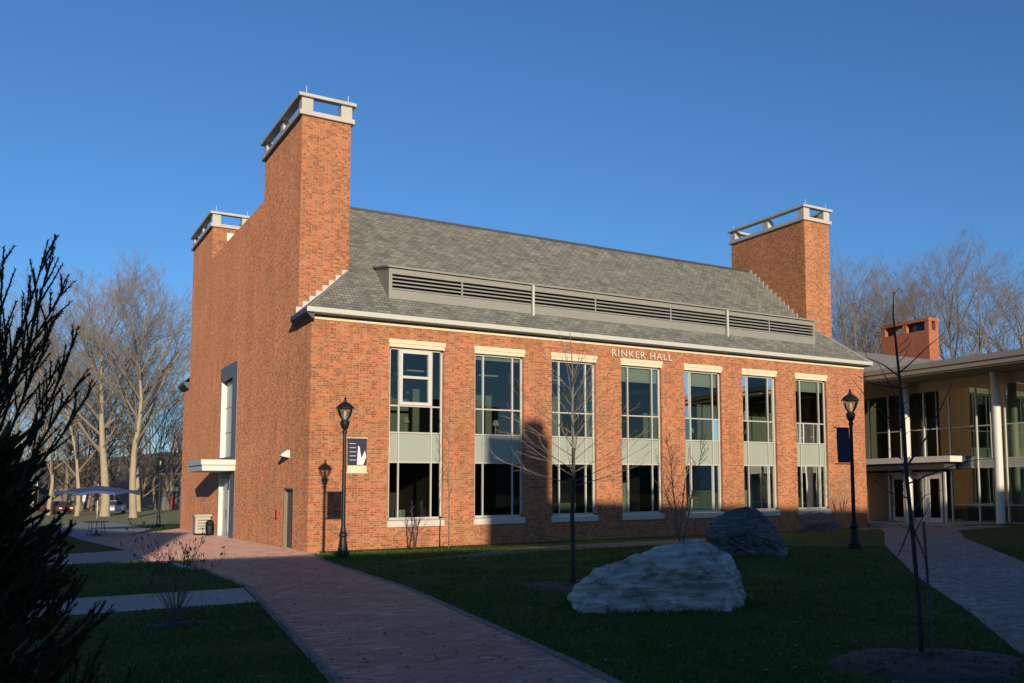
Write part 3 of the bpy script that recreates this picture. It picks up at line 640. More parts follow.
# ------------------------------------------------------------------ street lamps and banners
def make_lamp(lab, loc, arms, sc=1.0):
    t = thing('street_lamp', lab, 'street lamp', loc, 0, 'black lantern street lamps')
    p = MB()
    p.lathe([(.24, 0), (.24, .06), (.20, .09), (.20, .16), (.15, .22), (.12, .42), (.10, .60), (.12, .64), (.12, .70), (.08, .78), (.065, .95)], 12, cap=True)
    p.build('lamp_base', M['black'], t)
    p = MB(); p.lathe([(.062, .95), (.050, 3.70), (.075, 3.72), (.075, 3.78), (.05, 3.82)], 12); p.build('pole', M['black'], t)
    p = MB(); p.lathe([(.05, 3.82), (.10, 3.88), (.135, 3.98), (.145, 4.05), (.11, 4.10), (.10, 4.12)], 12); p.build('lantern_collar', M['black'], t)
    p = MB(); p.lathe([(.10, 4.12), (.17, 4.22), (.235, 4.40), (.245, 4.46)], 16, cap=False); p.build('lantern_glass', M['lampglass'], t, smooth=True)
    p = MB(); p.lathe([(.05, 4.12), (.05, 4.36), (.02, 4.40)], 8); p.build('bulb', M['white'], t, smooth=True)
    p = MB(); p.lathe([(.285, 4.455), (.275, 4.485), (.20, 4.57), (.09, 4.65), (.055, 4.66), (.055, 4.70), (.03, 4.74), (.04, 4.77), (.008, 4.82)], 8, rot=.2); p.build('lantern_roof', M['black'], t)
    if arms:
        for z in ((3.58, 2.52) if arms > 0 else (3.62, 2.54)):
            a = MB(); a.tube([(0, 0, z), (arms * .72, 0, z)], .016, 6); a.build('banner_arm', M['white'] if arms > 0 else M['black'], t)
    t.scale = (sc,) * 3
    return t
make_lamp('black lantern lamp by the brick path, with the cream edged banner', (-1.21, -8.2, .3), 1, .965)
make_lamp('black lantern lamp on the lawn near the annex, with the plain navy banner', (12.44, -15.1, .30), -1, 1.025)
make_lamp('distant black lantern lamp left of the hall beside the sunlit grass', (-.6, 33.8, -.02), 0)
def banner(loc, sgn, lab, fancy):
    t = thing('banner', lab, 'banner', loc, 0, 'banners on lamp posts')
    def sheet(z0, z1, x0, x1, dy, mat, nm, par):
        mb = MB(); nx, nz = 6, 8; th = .008
        for side in (0, 1):
            for j in range(nz + 1):
                for i in range(nx + 1):
                    x = x0 + (x1 - x0) * i / nx; z = z0 + (z1 - z0) * j / nz
                    y = .018 * math.sin(3.1 * z + 4 * abs(x)) + (dy if not side else th - dy * 0)
                    mb.v.append((x * sgn, y, z))
        o_ = (nx + 1) * (nz + 1)
        for side in (0, 1):
            for j in range(nz):
                for i in range(nx):
                    k = side * o_ + j * (nx + 1) + i; mb.f.append((k, k + 1, k + nx + 2, k + nx + 1))
        return mb.build(nm, mat, par)
    if fancy:
        sheet(-.79, 0, .09, .66, 0, M['banner_navy'], 'banner_cloth', t)
        sheet(-1.01, -.792, .09, .66, 0, M['banner_cream'], 'banner_border', t)
        g = MB(); g.quad((.36, -.006, -.77), (.56, -.006, -.77), (.645, -.02, -.52), (.60, -.012, -.35), (.50, -.006, -.58), (.44, -.006, -.22), (.40, -.006, -.22))
        for i in range(5): g.box(.14, -.012, -.16 - i * .12, .34, -.006, -.145 - i * .12)
        g.v = [(x, y + .018 * math.sin(3.1 * z + 4 * abs(x)) - .004, z) for x, y, z in g.v]
        g.build('banner_print', M['banner_pale'], t, fix=False)
    else:
        sheet(-1.06, 0, .09, .62, 0, M['banner_navy'], 'banner_cloth', t)
banner((-1.21, -8.2, 3.74), 1, 'navy banner with pale print and cream bottom edge on the nearer lamp', True)
banner((12.44, -15.1, 4.0), -1, 'plain dark navy banner on the lamp near the annex', False)

# ------------------------------------------------------------------ boulders
def boulder(lab, pts, loc, rz, mat, seed, ledge=.05, tilt=.08, rough=.06):
    """angular block: convex hull of measured corners, finely divided, then broken into ledges and chips"""
    bm = bmesh.new()
    for p in pts: bm.verts.new((p[0] * .95, p[1], p[2]))
    r_ = bmesh.ops.convex_hull(bm, input=bm.verts[:])
    bmesh.ops.delete(bm, geom=[e for e in r_['geom_interior'] if isinstance(e, bmesh.types.BMVert)], context='VERTS')
    bmesh.ops.bevel(bm, geom=bm.edges[:], offset=.03, segments=2, affect='EDGES', profile=.6)
    bmesh.ops.triangulate(bm, faces=bm.faces[:])
    for it in range(7):
        es = [e for e in bm.edges if e.calc_length() > .055]
        if not es: break
        bmesh.ops.subdivide_edges(bm, edges=es, cuts=1); bmesh.ops.triangulate(bm, faces=bm.faces[:])
    bmesh.ops.remove_doubles(bm, verts=bm.verts[:], dist=.001)
    bm.normal_update(); new = []
    for v in bm.verts:
        p = v.co; n = v.normal; q = p + Vector((seed * 3.7, seed, 0))
        t = (p.z + tilt * p.x + .05 * noise.noise(q * 1.2) + .02 * noise.noise(q * 4)) * 6.5 + seed; fr = t - math.floor(t); amp = .3 + 1.1 * abs(noise.noise(Vector((math.floor(t) * 3.1, q.x * .9, seed))))
        step = (min(fr / .25, 1) - fr) * amp
        side = 1 - abs(n.z)
        d = ledge * side * step + rough * noise.fractal(q * 1.8, 1, 2, 3) * .5 + rough * .4 * noise.noise(q * 7)
        dv, _ = noise.voronoi(q * 2.1); d -= rough * 1.1 * max(0, .12 - (dv[1] - dv[0])) * 3
        new.append(p + n * d)
    for v, c in zip(bm.verts, new): v.co = c
    me = bpy.data.meshes.new('boulder'); bmesh.ops.recalc_face_normals(bm, faces=bm.faces[:]); bm.to_mesh(me); bm.free(); me.materials.append(mat)
    for p in me.polygons: p.use_smooth = True
    me.set_sharp_from_angle(angle=R(28))
    o = bpy.data.objects.new('boulder', me); C.objects.link(o); o.location = loc; o.rotation_euler = (0, 0, rz)
    return tag(o, lab, 'boulder', 'boulders on the lawn')
RZ = -.588
boulder('large pale grey layered boulder on the lawn in front of the others', [(-1.52, -.2, .17), (-1.46, -.1, .32), (-1.3, -.70, -.12), (-1.38, .4, -.1), (1.05, -.72, -.1), (1.42, -.25, -.05), (1.3, .7, -.1),
    (-1.15, -.50, .48), (-1.06, -.1, .64), (-.88, .15, .73), (-.2, -.62, .60), (.55, -.60, .74), (.05, .1, .93), (.34, -.02, 1.06), (.60, .05, 1.11), (.86, .12, 1.03), (1.02, -.48, .70), (1.22, .05, .82), (1.40, .1, .48), (1.38, -.2, .35), (-.95, .65, .45), (.9, .7, .85), (-1.2, .6, .2)], (-.66, -22.96, .28), RZ, M['rock_pale'], 1, .045, .10, .085)
boulder('dark blue grey boulder standing behind the large pale one', [(-.95, -.5, -.1), (-1.0, .5, -.1), (1.1, -.6, -.1), (1.15, .5, -.1), (-1.26, -.1, .70), (-1.16, -.35, .82), (-1.12, 0, 1.02), (-.55, .1, 1.32), (.05, 0, 1.47), (.38, .05, 1.40), (.1, -.55, 1.05), (-.5, -.6, .80), (.80, -.1, .92), (1.12, -.2, .34), (1.18, .2, .25), (.6, -.62, .55), (.7, .5, .9), (-.8, .6, .9)], (8.05, -15.15, .22), RZ, M['rock_dark'], 5, .05, .5, .09)
boulder('low brown boulder against the wall near the farthest window', [(-.95, -.4, -.1), (-1.0, .4, -.1), (1.05, -.45, -.1), (1.1, .4, -.1), (-1.0, 0, .45), (-.7, -.2, .85), (-.2, .1, .98), (.5, 0, .92), (.9, -.1, .65), (1.1, 0, .3), (-.5, -.45, .5), (.5, -.48, .5), (.4, .4, .7)], (21.2, -4.7, .1), RZ, M['rock_brown'], 9, .04, .1, .08)

# ------------------------------------------------------------------ trees
def rot_about(v, axis, ang): return (Matrix.Rotation(ang, 3, axis) @ v)
def branch(mb, rnd, p, d, length, r, level, maxlevel, up, kids, wob=.12, sides=(6, 5, 4, 3, 3), tip=.25, amin=22, amax=48, ratio=.62, rmin=.009):
    nseg = max(3, 7 - level * 1); pts = [p.copy()]; rad = [r]; dd = d.copy(); seg = length / nseg; marks = []
    for i in range(nseg):
        dd = (dd + Vector((rnd.uniform(-wob, wob), rnd.uniform(-wob, wob), rnd.uniform(-wob, wob) + up))).normalized()
        pts.append(pts[-1] + dd * seg); f = (i + 1) / nseg; rad.append(r * (1 - f * (1 - tip))); marks.append((pts[-1].copy(), dd.copy(), rad[-1], f))
    mb.tube(pts, rad, sides[min(level, 4)], cap=False)
    if level >= maxlevel: return
    n = kids[min(level, len(kids) - 1)]
    for k in range(n):
        f = .22 + .78 * (k + rnd.uniform(.2, .9)) / n; f = min(f, .999)
        idx = min(int(f * nseg), nseg - 1); u = f * nseg - idx
        q = pts[idx].lerp(pts[idx + 1], u); dq = (pts[idx + 1] - pts[idx]).normalized(); rq = rad[idx] * (1 - u) + rad[idx + 1] * u
        ax = dq.cross(Vector((rnd.uniform(-1, 1), rnd.uniform(-1, 1), rnd.uniform(-1, 1))))
        if ax.length < 1e-3: continue
        ang = R(rnd.uniform(amin, amax)); nd = rot_about(dq, ax.normalized(), ang)
        branch(mb, rnd, q, nd, length * ratio * rnd.uniform(.65, 1.1) * (1.1 - .55 * f), max(rq * .58, rmin if level > 0 else .012), level + 1, maxlevel, up, kids, wob, sides, tip, amin, amax, ratio, rmin)
def big_tree(name, lab, loc, h, tr, seed, mt_trunk, group, leaders=5, spread=(30, 56), fork=.28, kids=(10, 9, 8, 6), twig_r=1.0):
    rnd = random.Random(seed); t = thing(name, lab, 'tree', loc, rnd.uniform(0, 6), group)
    tk = MB(); pts = []; rad = []; p = Vector((0, 0, -.3)); nseg = 8; fh = h * fork
    for i in range(nseg + 1):
        f = i / nseg; pts.append(p + Vector((.25 * math.sin(f * 2 + seed), .2 * math.sin(f * 3 + seed * 2) - .2 * math.sin(seed * 2), f * fh))); rad.append(tr * (1.25 if i == 0 else 1) * (1 - .35 * f))
    tk.tube(pts, rad, 12, cap=False)
    top = pts[-1]; cr = MB()
    # central stem goes on up with a gentle wander; laterals leave it at rising heights and arch upward
    sp_, sr_ = [top.copy()], [tr * .64]; p = top.copy(); d = Vector((.05, 0, 1))
    ns = 9; rem = h - top.z
    for i in range(ns):
        d = (d + Vector((rnd.uniform(-.14, .14), rnd.uniform(-.14, .14), .25))).normalized(); p = p + d * rem * .88 / ns; sp_.append(p.copy()); sr_.append(tr * .64 * (1 - .93 * (i + 1) / ns))
    tk.tube(sp_, sr_, 9, cap=False)
    nl = leaders * 3
    for k in range(nl):
        f = (k / nl) ** 1.1 * .9; i = min(int(f * ns), ns - 1); q = sp_[i].lerp(sp_[i + 1], f * ns - i); az = k * 2.4 + rnd.uniform(-.4, .4); el = R(rnd.uniform(*spread) * (1.15 - .5 * f))
        dd = Vector((math.cos(az) * math.sin(el), math.sin(az) * math.sin(el), math.cos(el)))
        branch(cr, rnd, q, dd, rem * rnd.uniform(.68, .92) * (1.0 - .62 * f), max(tr * .36 * (1 - .75 * f), .05), 1, 4, .045, kids, .09)
    tk.build('trunk', mt_trunk, t, smooth=True, fix=False); cr.build('crown', M['twig'], t, fix=False)
    return t
GL = 'bare trees beyond the hall on the left'; GR = 'bare trees behind the annex'
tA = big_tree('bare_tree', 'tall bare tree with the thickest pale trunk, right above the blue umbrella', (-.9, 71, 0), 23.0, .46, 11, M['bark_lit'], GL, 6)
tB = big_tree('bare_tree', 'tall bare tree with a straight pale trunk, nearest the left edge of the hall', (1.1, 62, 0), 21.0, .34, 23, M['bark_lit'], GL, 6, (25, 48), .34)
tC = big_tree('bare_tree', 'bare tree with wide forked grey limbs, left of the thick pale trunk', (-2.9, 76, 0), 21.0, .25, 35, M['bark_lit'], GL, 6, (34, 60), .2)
dup(tC, (-5.0, 84, 0), 2.1, 'bare tree showing between the dark conifer and the forked limbs', .95)
dup(tB, (-8.2, 92, 0), 1.0, 'bare tree whose crown shows just right of the dark conifer tips', .9)
dup(tC, (-12.5, 98, 0), 3.3, 'bare tree at the left edge behind the dark conifer', 1.0)
dup(tB, (5.0, 96, 0), 4.0, 'bare tree behind, its crown against the side wall of the hall', .95)
dup(tC, (9.0, 112, 0), 5.2, 'farthest bare tree low beside the edge of the hall wall', .9)
dup(tA, (2.0, 118, 0), .7, 'bare tree far behind between the two pale trunks', .85)
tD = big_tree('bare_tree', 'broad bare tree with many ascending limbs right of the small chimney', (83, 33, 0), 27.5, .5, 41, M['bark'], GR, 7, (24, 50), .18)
dup(tD, (69.0, 36.5, 0), 1.9, 'bare tree close to the far slab chimney of the hall', .90, GR)
dup(tD, (78.5, 42, 0), 3.4, 'bare tree standing behind the small chimney', .80, GR)
dup(tA, (92, 31, 0), 4.6, 'bare tree at the right edge of the photo', 1.12, GR)
dup(tB, (75, 36, 0), 2.6, 'slender bare tree between the far slab chimney and the small chimney', 1.15, GR)

# hill and far wood
hb = MB(); k = {}
for j in range(13):
    for i in range(31):
        x = -200 + i * 15; y = 125 + j * 14; z = -.5 + 11.5 * (1 - math.cos(min(1, j / 7) * math.pi)) / 2 + (1.2 * math.sin(i * .9) + .8 * math.sin(i * 1.7 + j)) * min(1, j / 3)
        k[i, j] = len(hb.v); hb.v.append((x, y, z))
for j in range(12):
    for i in range(30): hb.f.append((k[i, j], k[i + 1, j], k[i + 1, j + 1], k[i, j + 1]))
tag(hb.build('hill', M['leafy_hill'], fix=False), kind='structure')
def far_wood():
    rnd = random.Random(77); base = []
    for s in range(3):
        mb = MB(); r2 = random.Random(90 + s); branch(mb, r2, Vector((0, 0, 0)), Vector((0, 0, 1)), 12, .22, 0, 3, .03, (13, 7, 4), sides=(4, 3, 3, 3), amin=25, amax=60, ratio=.5); base.append(mb)
    out = MB()
    for i in range(230):
        x = rnd.uniform(-45, 40); y = rnd.uniform(97, 205); b = base[i % 3]; a = rnd.uniform(0, 6.28); s = rnd.uniform(.7, 1.2); ca, sa = math.cos(a) * s, math.sin(a) * s
        z = 11.5 * (1 - math.cos(min(1, max(0, y - 125) / 98) * math.pi)) / 2 - .6
        k0 = len(out.v); out.v += [(x + vx * ca - vy * sa, y + vx * sa + vy * ca, z + vz * s) for vx, vy, vz in b.v]; out.f += [tuple(k0 + q for q in f) for f in b.f]
    tag(out.build('far_woodland', M['wood_far'], fix=False), kind='stuff')
far_wood()

unseen_ridge = MB()  # unseen ridge, added behind the viewer to darken the window reflections
for i in range(41):
    x = -500 + i * 25; z = 15 + 3 * math.sin(i * .8) + 1.5 * math.sin(i * 1.9); unseen_ridge.v += [(x, -330, -1), (x, -345, z), (x, -420, z + 2)]
for i in range(40):
    k0 = i * 3; unseen_ridge.f += [(k0, k0 + 3, k0 + 4, k0 + 1), (k0 + 1, k0 + 4, k0 + 5, k0 + 2)]
tag(unseen_ridge.build('hill', M['wood_far'], fix=False), kind='structure')

# young tree in front of the third window
rnd = random.Random(8)
yt = thing('young_tree', 'young bare tree with spreading pale branches in front of the third window', 'tree', (-.15, -19.4, T(-19)), 0)
tk = MB(); tk.tube([(0, 0, -.1), (.01, 0, .6), (0, .02, 1.4), (.02, 0, 2.1), (.03, .02, 2.7)], [.058, .046, .042, .038, .034], 8); tk.build('trunk', M['bark_dark'], yt, smooth=True)
cr = MB(); cr.tube([(.03, .02, 2.7), (.0, .0, 3.4), (.04, .03, 4.1), (-.02, 0, 4.7), (-.06, .02, 5.3)], [.034, .026, .017, .009, .004], 6)
for i in range(26):
    z = 1.95 + 2.3 * (i / 26) ** 1.3; az = i * 2.4 + rnd.uniform(-.4, .4); el = R(rnd.uniform(55, 78) - 36 * (i / 26)); L_ = (1.95 - 1.0 * (i / 26)) * rnd.uniform(.75, 1.1)
    branch(cr, rnd, Vector((.02, .01, z)), Vector((math.cos(az) * math.sin(el), math.sin(az) * math.sin(el), math.cos(el))), L_, .010, 2, 4, .035, (0, 0, 5, 3), .035, amin=16, amax=32, ratio=.48, rmin=.004)
cr.build('crown', M['bark'], yt, fix=False)

# sapling with stake, foreground right
rnd = random.Random(31)
sp = thing('sapling', 'thin dark sapling in the mulch bed in the right foreground', 'tree', (-1.3, -28.6, T(-28)), 0)
tk = MB(); tk.tube([(0, 0, -.05), (-.02, 0, .6), (-.05, .02, 1.3), (-.11, .03, 2.0), (-.12, .04, 2.7), (-.17, .05, 3.3), (-.20, .06, 3.75), (-.18, .06, 4.0)], [.030, .026, .024, .022, .019, .014, .009, .005], 8); tk.build('trunk', M['bark_dark'], sp, smooth=True)
cr = MB(); hx = Vector((.833, -.553, 0))
def twig(pts, r0):
    cr.tube([Vector((0, 0, p[1])) + hx * p[0] + Vector((.2, .3, 0)) * (p[2] if len(p) > 2 else 0) for p in pts], [r0 * (1 - .75 * i / (len(pts) - 1)) for i in range(len(pts))], 5)
twig([(-.17, 3.98), (-.10, 4.05), (-.06, 4.0)], .008)
twig([(-.15, 3.10), (.0, 3.22, .1), (.22, 3.42, .2), (.40, 3.55, .3)], .010); twig([(-.15, 3.08), (-.3, 3.20), (-.48, 3.28), (-.52, 3.40)], .009)
twig([(-.15, 2.92), (.1, 3.02, -.2), (.32, 3.10, -.4)], .008); twig([(-.15, 2.95), (-.4, 3.0, .2), (-.6, 3.12, .3)], .008)
twig([(-.12, 2.05), (.15, 2.40, .2), (.40, 2.85, .3), (.50, 3.05, .4)], .013); twig([(-.1, 1.9), (.2, 2.02), (.6, 2.15, .3), (.95, 2.18, .4)], .010)
twig([(-.12, 2.5), (-.4, 2.75, .2), (-.62, 3.05, .3)], .010); twig([(-.12, 2.7), (-.25, 2.95, -.2), (-.40, 3.25, -.2)], .008)
twig([(-.08, 1.75), (-.3, 1.82), (-.5, 2.0)], .009); twig([(-.06, 1.5), (-.15, 1.25, .1), (-.28, .98, .2)], .012); twig([(-.05, 1.45), (.03, 1.2, -.1), (.10, .92, -.2)], .012)
twig([(-.08, 1.55), (.12, 1.78, .2), (.35, 1.85, .3)], .008); twig([(-.05, 1.35), (.12, 1.6, .2), (.2, 1.75, .2)], .008)
for i in range(26):
    z = rnd.uniform(1.4, 3.9); s = rnd.choice((-1, 1)); twig([(-.13, z), (-.13 + s * .08, z + .07, rnd.uniform(-.5, .5)), (-.13 + s * rnd.uniform(.12, .3), z + rnd.uniform(.1, .25), rnd.uniform(-.6, .6))], .005)
cr.build('crown', M['bark_dark'], sp, fix=False)
st = MB().tube([(-1.24, -28.7, T(-28) - .1), (-1.27, -28.66, T(-28) + 1.5)], .016, 7).build('tree_stake', M['doorgrey']); tag(st, 'slim stake standing tight against the dark sapling trunk', 'stake')

# slim saplings and shrubs along the wall
def wall_sapling(lab, loc, h, seed, n, spread=.5, stems=1, r=.03, nm='sapling', cat='tree', mat='bark'):
    rnd = random.Random(seed); t = thing(nm, lab, cat, (loc[0], loc[1], T(loc[1])), 0, 'small bare plants along the hall wall')
    tk = MB(); cr = MB()
    for s in range(stems):
        a = rnd.uniform(0, 6.28); lean = (.02 if stems == 1 else .28)
        pts = [Vector((math.cos(a) * lean * h * f + .02 * math.sin(f * 9 + s), math.sin(a) * lean * h * f, f * h - .05)) for f in (0, .25, .5, .75, 1)]
        tk.tube(pts, [r, r * .8, r * .6, r * .35, r * .12], 6)
        for k in range(n):
            f = .3 + .68 * k / n; i = min(int(f * 4), 3); p = pts[i].lerp(pts[i + 1], f * 4 - i); az = rnd.uniform(0, 6.28); el = R(rnd.uniform(25, 50))
            branch(cr, rnd, p, Vector((math.cos(az) * math.sin(el), math.sin(az) * math.sin(el), math.cos(el))), spread * rnd.uniform(.5, 1) * (1.2 - f), r * .35, 2, 4, .04, (0, 0, 5, 3), .06, ratio=.5, rmin=.004)
    tk.build('trunk', M[mat], t, smooth=True); cr.build('crown', M[mat], t, fix=False); return t
wall_sapling('slender bare sapling against the brick between the first and second windows', (4.75, -1.9), 5.6, 3, 22, .9, mat='bark')
wall_sapling('short dark leafless shrub under the first window', (3.5, -1.6), 1.9, 4, 10, .7, 2, .035, 'bare_shrub', 'shrub', 'bark_dark')
wall_sapling('bare sapling rising behind the dark boulder, before the fifth window', (8.4, -11.6), 3.6, 6, 20, 1.3, 2, .03)
wall_sapling('small bare tree before the sixth and fifth window pier', (14.2, -3.8), 3.9, 12, 16, 1.2, 2, .03)
wall_sapling('low bare shrub at the far end of the brick wall', (25.6, -2.2), 3.0, 9, 14, 1.4, 5, .025, 'bare_shrub', 'shrub', 'bark_lit')

# vase shaped bare shrub on the left lawn
rnd = random.Random(17); bs = thing('bare_shrub', 'vase shaped bare shrub with dark seed heads on the left lawn', 'shrub', (-7.35, -20.4, T(-20)), 0)
stm = MB(); sd_ = MB()
for i in range(24):
    a = rnd.uniform(0, 6.28); sp_r = rnd.uniform(.15, .68); h = rnd.uniform(.85, 1.35)
    pts = [Vector((math.cos(a) * sp_r * f ** 1.3, math.sin(a) * sp_r * f ** 1.3, h * f)) for f in (0, .3, .6, 1)]
    pts = [p + Vector((rnd.uniform(-.02, .02), rnd.uniform(-.02, .02), 0)) for p in pts]
    stm.tube(pts, [.009, .006, .004, .002], 4)
    for k in range(4):
        q = pts[2].lerp(pts[3], rnd.random()); e = q + Vector((rnd.uniform(-.12, .12), rnd.uniform(-.12, .12), rnd.uniform(.08, .22))); stm.tube([q, e], [.004, .002], 3)
        for m_ in range(3):
            c_ = e + Vector((rnd.uniform(-.02, .02), rnd.uniform(-.02, .02), rnd.uniform(-.05, .02))); sd_.tube([c_ - Vector((0, 0, .018)), c_, c_ + Vector((0, 0, .02))], [.002, .009, .002], 4)
stm.build('stems', M['twig'], bs, fix=False); tag(sd_.build('seed_heads', M['bark_dark'], bs, fix=False), kind='stuff')

# dark conifer at left, close to the camera
def conifer():
    rnd = random.Random(5); t = thing('conifer', 'dark feathery evergreen close by at the left edge, in shade', 'tree', (-9.62, -27.72, T(-27)), 0)
    tk = MB(); tk.tube([(0, 0, -.1), (0, 0, 2.4)], [.09, .04], 8); tk.build('trunk', M['bark_dark'], t)
    fo = MB()
    def plume(p, d, L_, r, curve=.10, dens=1.0):
        """rope-like shoot covered with short awl-shaped needles"""
        n = max(4, int(L_ / .055)); pts = [p.copy()]; dd = d.copy()
        for i in range(n):
            dd = (dd + Vector((rnd.uniform(-.07, .07), rnd.uniform(-.07, .07), curve * .5))).normalized(); pts.append(pts[-1] + dd * (L_ / n))
        fo.tube(pts, [r * (1 - .7 * i / n) for i in range(n + 1)], 4, cap=False)
        for i in range(n):
            a = pts[i]; b = pts[i + 1]; ax = (b - a).normalized()
            for q in range(int(9 * dens)):
                o = a.lerp(b, rnd.random()); side = ax.cross(Vector((rnd.uniform(-1, 1), rnd.uniform(-1, 1), rnd.uniform(-1, 1))))
                if side.length < .01: continue
                side.normalize(); e = o + (ax * .75 + side * .65) * rnd.uniform(.022, .042); s2 = ax.cross(side) * .005
                k = len(fo.v); fo.v += [tuple(o + s2), tuple(o - s2), tuple(e)]; fo.f.append((k, k + 1, k + 2))
        return pts
    def spray(p, d, L_, kids, r=.010, curve=.12, dens=1.0):
        pts = plume(p, d, L_, r, curve, dens); n = len(pts)
        for k in range(kids):
            f = .18 + .8 * k / kids; i = min(int(f * (n - 1)), n - 2); ax = (pts[i + 1] - pts[i]).normalized()
            side = ax.cross(Vector((rnd.uniform(-1, 1), rnd.uniform(-1, 1), rnd.uniform(-1, 1)))).normalized()
            plume(pts[i], (ax * .92 + side * .36).normalized(), L_ * .36 * (1.15 - .8 * f) * rnd.uniform(.6, 1.1), r * .75, .08, dens)
    # upright leaders seen against the sky  (offset, height)
    hx2 = Vector((.833, -.553, 0)); hy = Vector((.553, .833, 0))
    for (ox, oz, tx, tz, kk) in ((.06, 2.3, .11, 3.62, 14), (.08, 2.3, .22, 3.56, 11), (.10, 2.3, .27, 3.50, 9), (.12, 2.3, .33, 3.36, 14), (.02, 2.3, .02, 3.48, 12), (.15, 2.2, .42, 3.08, 12), (.2, 2.2, .46, 3.0, 10), (.32, 1.9, .58, 2.72, 10), (.34, 1.9, .64, 2.64, 8), (-.2, 2.2, -.1, 3.5, 10), (.0, 2.2, .16, 3.0, 10), (.2, 2.1, .34, 2.8, 8), (-.05, 2.2, -.02, 3.0, 8)):
        a = hx2 * ox + hy * rnd.uniform(-.2, .2) + Vector((0, 0, oz)); b = hx2 * tx + hy * rnd.uniform(-.2, .2) + Vector((0, 0, tz)); d = b - a
        d2 = (d.normalized() + Vector((0, 0, -.12)) + hx2 * .12).normalized(); spray(a, d2, d.length * 1.04, kk, .010, .03)
    # side sprays all round, denser low down
    for i in range(400):
        z = -.1 + 2.4 * rnd.random(); az = rnd.uniform(0, 6.28); rad = (.12 + .98 * (1 - z / 2.6) ** .9) * rnd.uniform(.6, 1.12); el = R(rnd.uniform(35, 65))
        p = Vector((math.cos(az) * rad * .45, math.sin(az) * rad * .45, z - .1)); d = Vector((math.cos(az) * math.sin(el), math.sin(az) * math.sin(el), math.cos(el) * .75))
        spray(p, d.normalized(), rad * .62, 6, .012, .16, .8)
    for i in range(240):  # inner shoots that close the crown
        z = 2.1 * rnd.random(); az = rnd.uniform(0, 6.28); plume(Vector((0, 0, z)), Vector((math.cos(az), math.sin(az), rnd.uniform(.1, .9))).normalized(), rnd.uniform(.3, .55), .035, .1, .7)
    fo.build('foliage', M['conifer'], t, fix=False)
conifer()

# ------------------------------------------------------------------ things at the left
um = thing('patio_umbrella', 'wide blue patio umbrella open below the bare trees', 'umbrella', (-5.1, 22.1, 0), .3)
c_ = MB(); n8 = 8; Rr = 2.12; ring0 = []
c_.v.append((0, 0, 2.66)); sub = 6
for i in range(n8 * sub):
    a = 2 * math.pi * i / (n8 * sub); f = (i % sub) / sub; sag = .10 * math.sin(math.pi * f); rr = Rr * (1 - .06 * math.sin(math.pi * f))
    c_.v.append((rr * .5 * math.cos(a), rr * .5 * math.sin(a), 2.50 - sag * .6)); c_.v.append((rr * math.cos(a), rr * math.sin(a), 2.27 + sag * .9)); c_.v.append((rr * math.cos(a), rr * math.sin(a), 2.12 + sag * 1.2))
for i in range(n8 * sub):
    j = (i + 1) % (n8 * sub); c_.f += [(0, 1 + 3 * i, 1 + 3 * j), (1 + 3 * i, 2 + 3 * i, 2 + 3 * j, 1 + 3 * j), (2 + 3 * i, 3 + 3 * i, 3 + 3 * j, 2 + 3 * j)]
cv = c_.build('canopy', M['umbrella'], um); so2 = cv.modifiers.new('thick', 'SOLIDIFY'); so2.thickness = .01
MB().tube([(0, 0, 0), (0, 0, 2.74)], .025, 8).build('pole', M['white'], um)
rb = MB()
for i in range(8):
    a = 2 * math.pi * i / 8; rb.tube([(0, 0, 2.6), (Rr * math.cos(a), Rr * math.sin(a), 2.24)], .012, 4)
rb.build('ribs', M['black'], um); MB().lathe([(.3, 0), (.3, .06), (.06, .1), (.05, .3)], 16).build('base', M['darkmetal'], um)
tb = thing('patio_table', 'round dark patio table under the blue umbrella', 'table', (-5.1, 22.1, 0)); 
MB().lathe([(.6, .70), (.62, .72), (.6, .74)], 20).build('tabletop', M['doorgrey'], tb)
for i in range(4):
    a = i * math.pi / 2 + .5; MB().tube([(.5 * math.cos(a), .5 * math.sin(a), 0), (.4 * math.cos(a), .4 * math.sin(a), .7)], .018, 6).build('leg', M['doorgrey'], tb)

cab = thing('utility_cabinet', 'beige metal utility cabinet against the side wall by the entrance', 'cabinet', (-.50, 18.6, 0))
bevel(Bx(-.38, -.42, .08, .38, .42, .95).build('cabinet_body', M['cabinet'], cab), .02); bevel(Bx(-.43, -.47, .952, .43, .47, 1.08).build('lid', M['cabinet'], cab), .02)
p = MB()
for z in (.3, .45, .6, .75): Bx(-.26, -.435, z, .26, -.422, z + .05).build('vent_slat', M['doorgrey'], cab); Bx(-.34, -.38, 0, .34, .38, .08).build('plinth', M['concrete'], cab)
ur = thing('litter_bin', 'small dark rounded litter bin beside the beige cabinet', 'bin', (-.32, 17.35, 0))
MB().lathe([(.16, 0), (.18, .1), (.21, .4), (.20, .6)], 14).build('bin_body', M['black'], ur, smooth=True); MB().lathe([(.21, .602), (.2, .68), (.12, .78), (.03, .82)], 14).build('bin_lid', M['black'], ur, smooth=True)

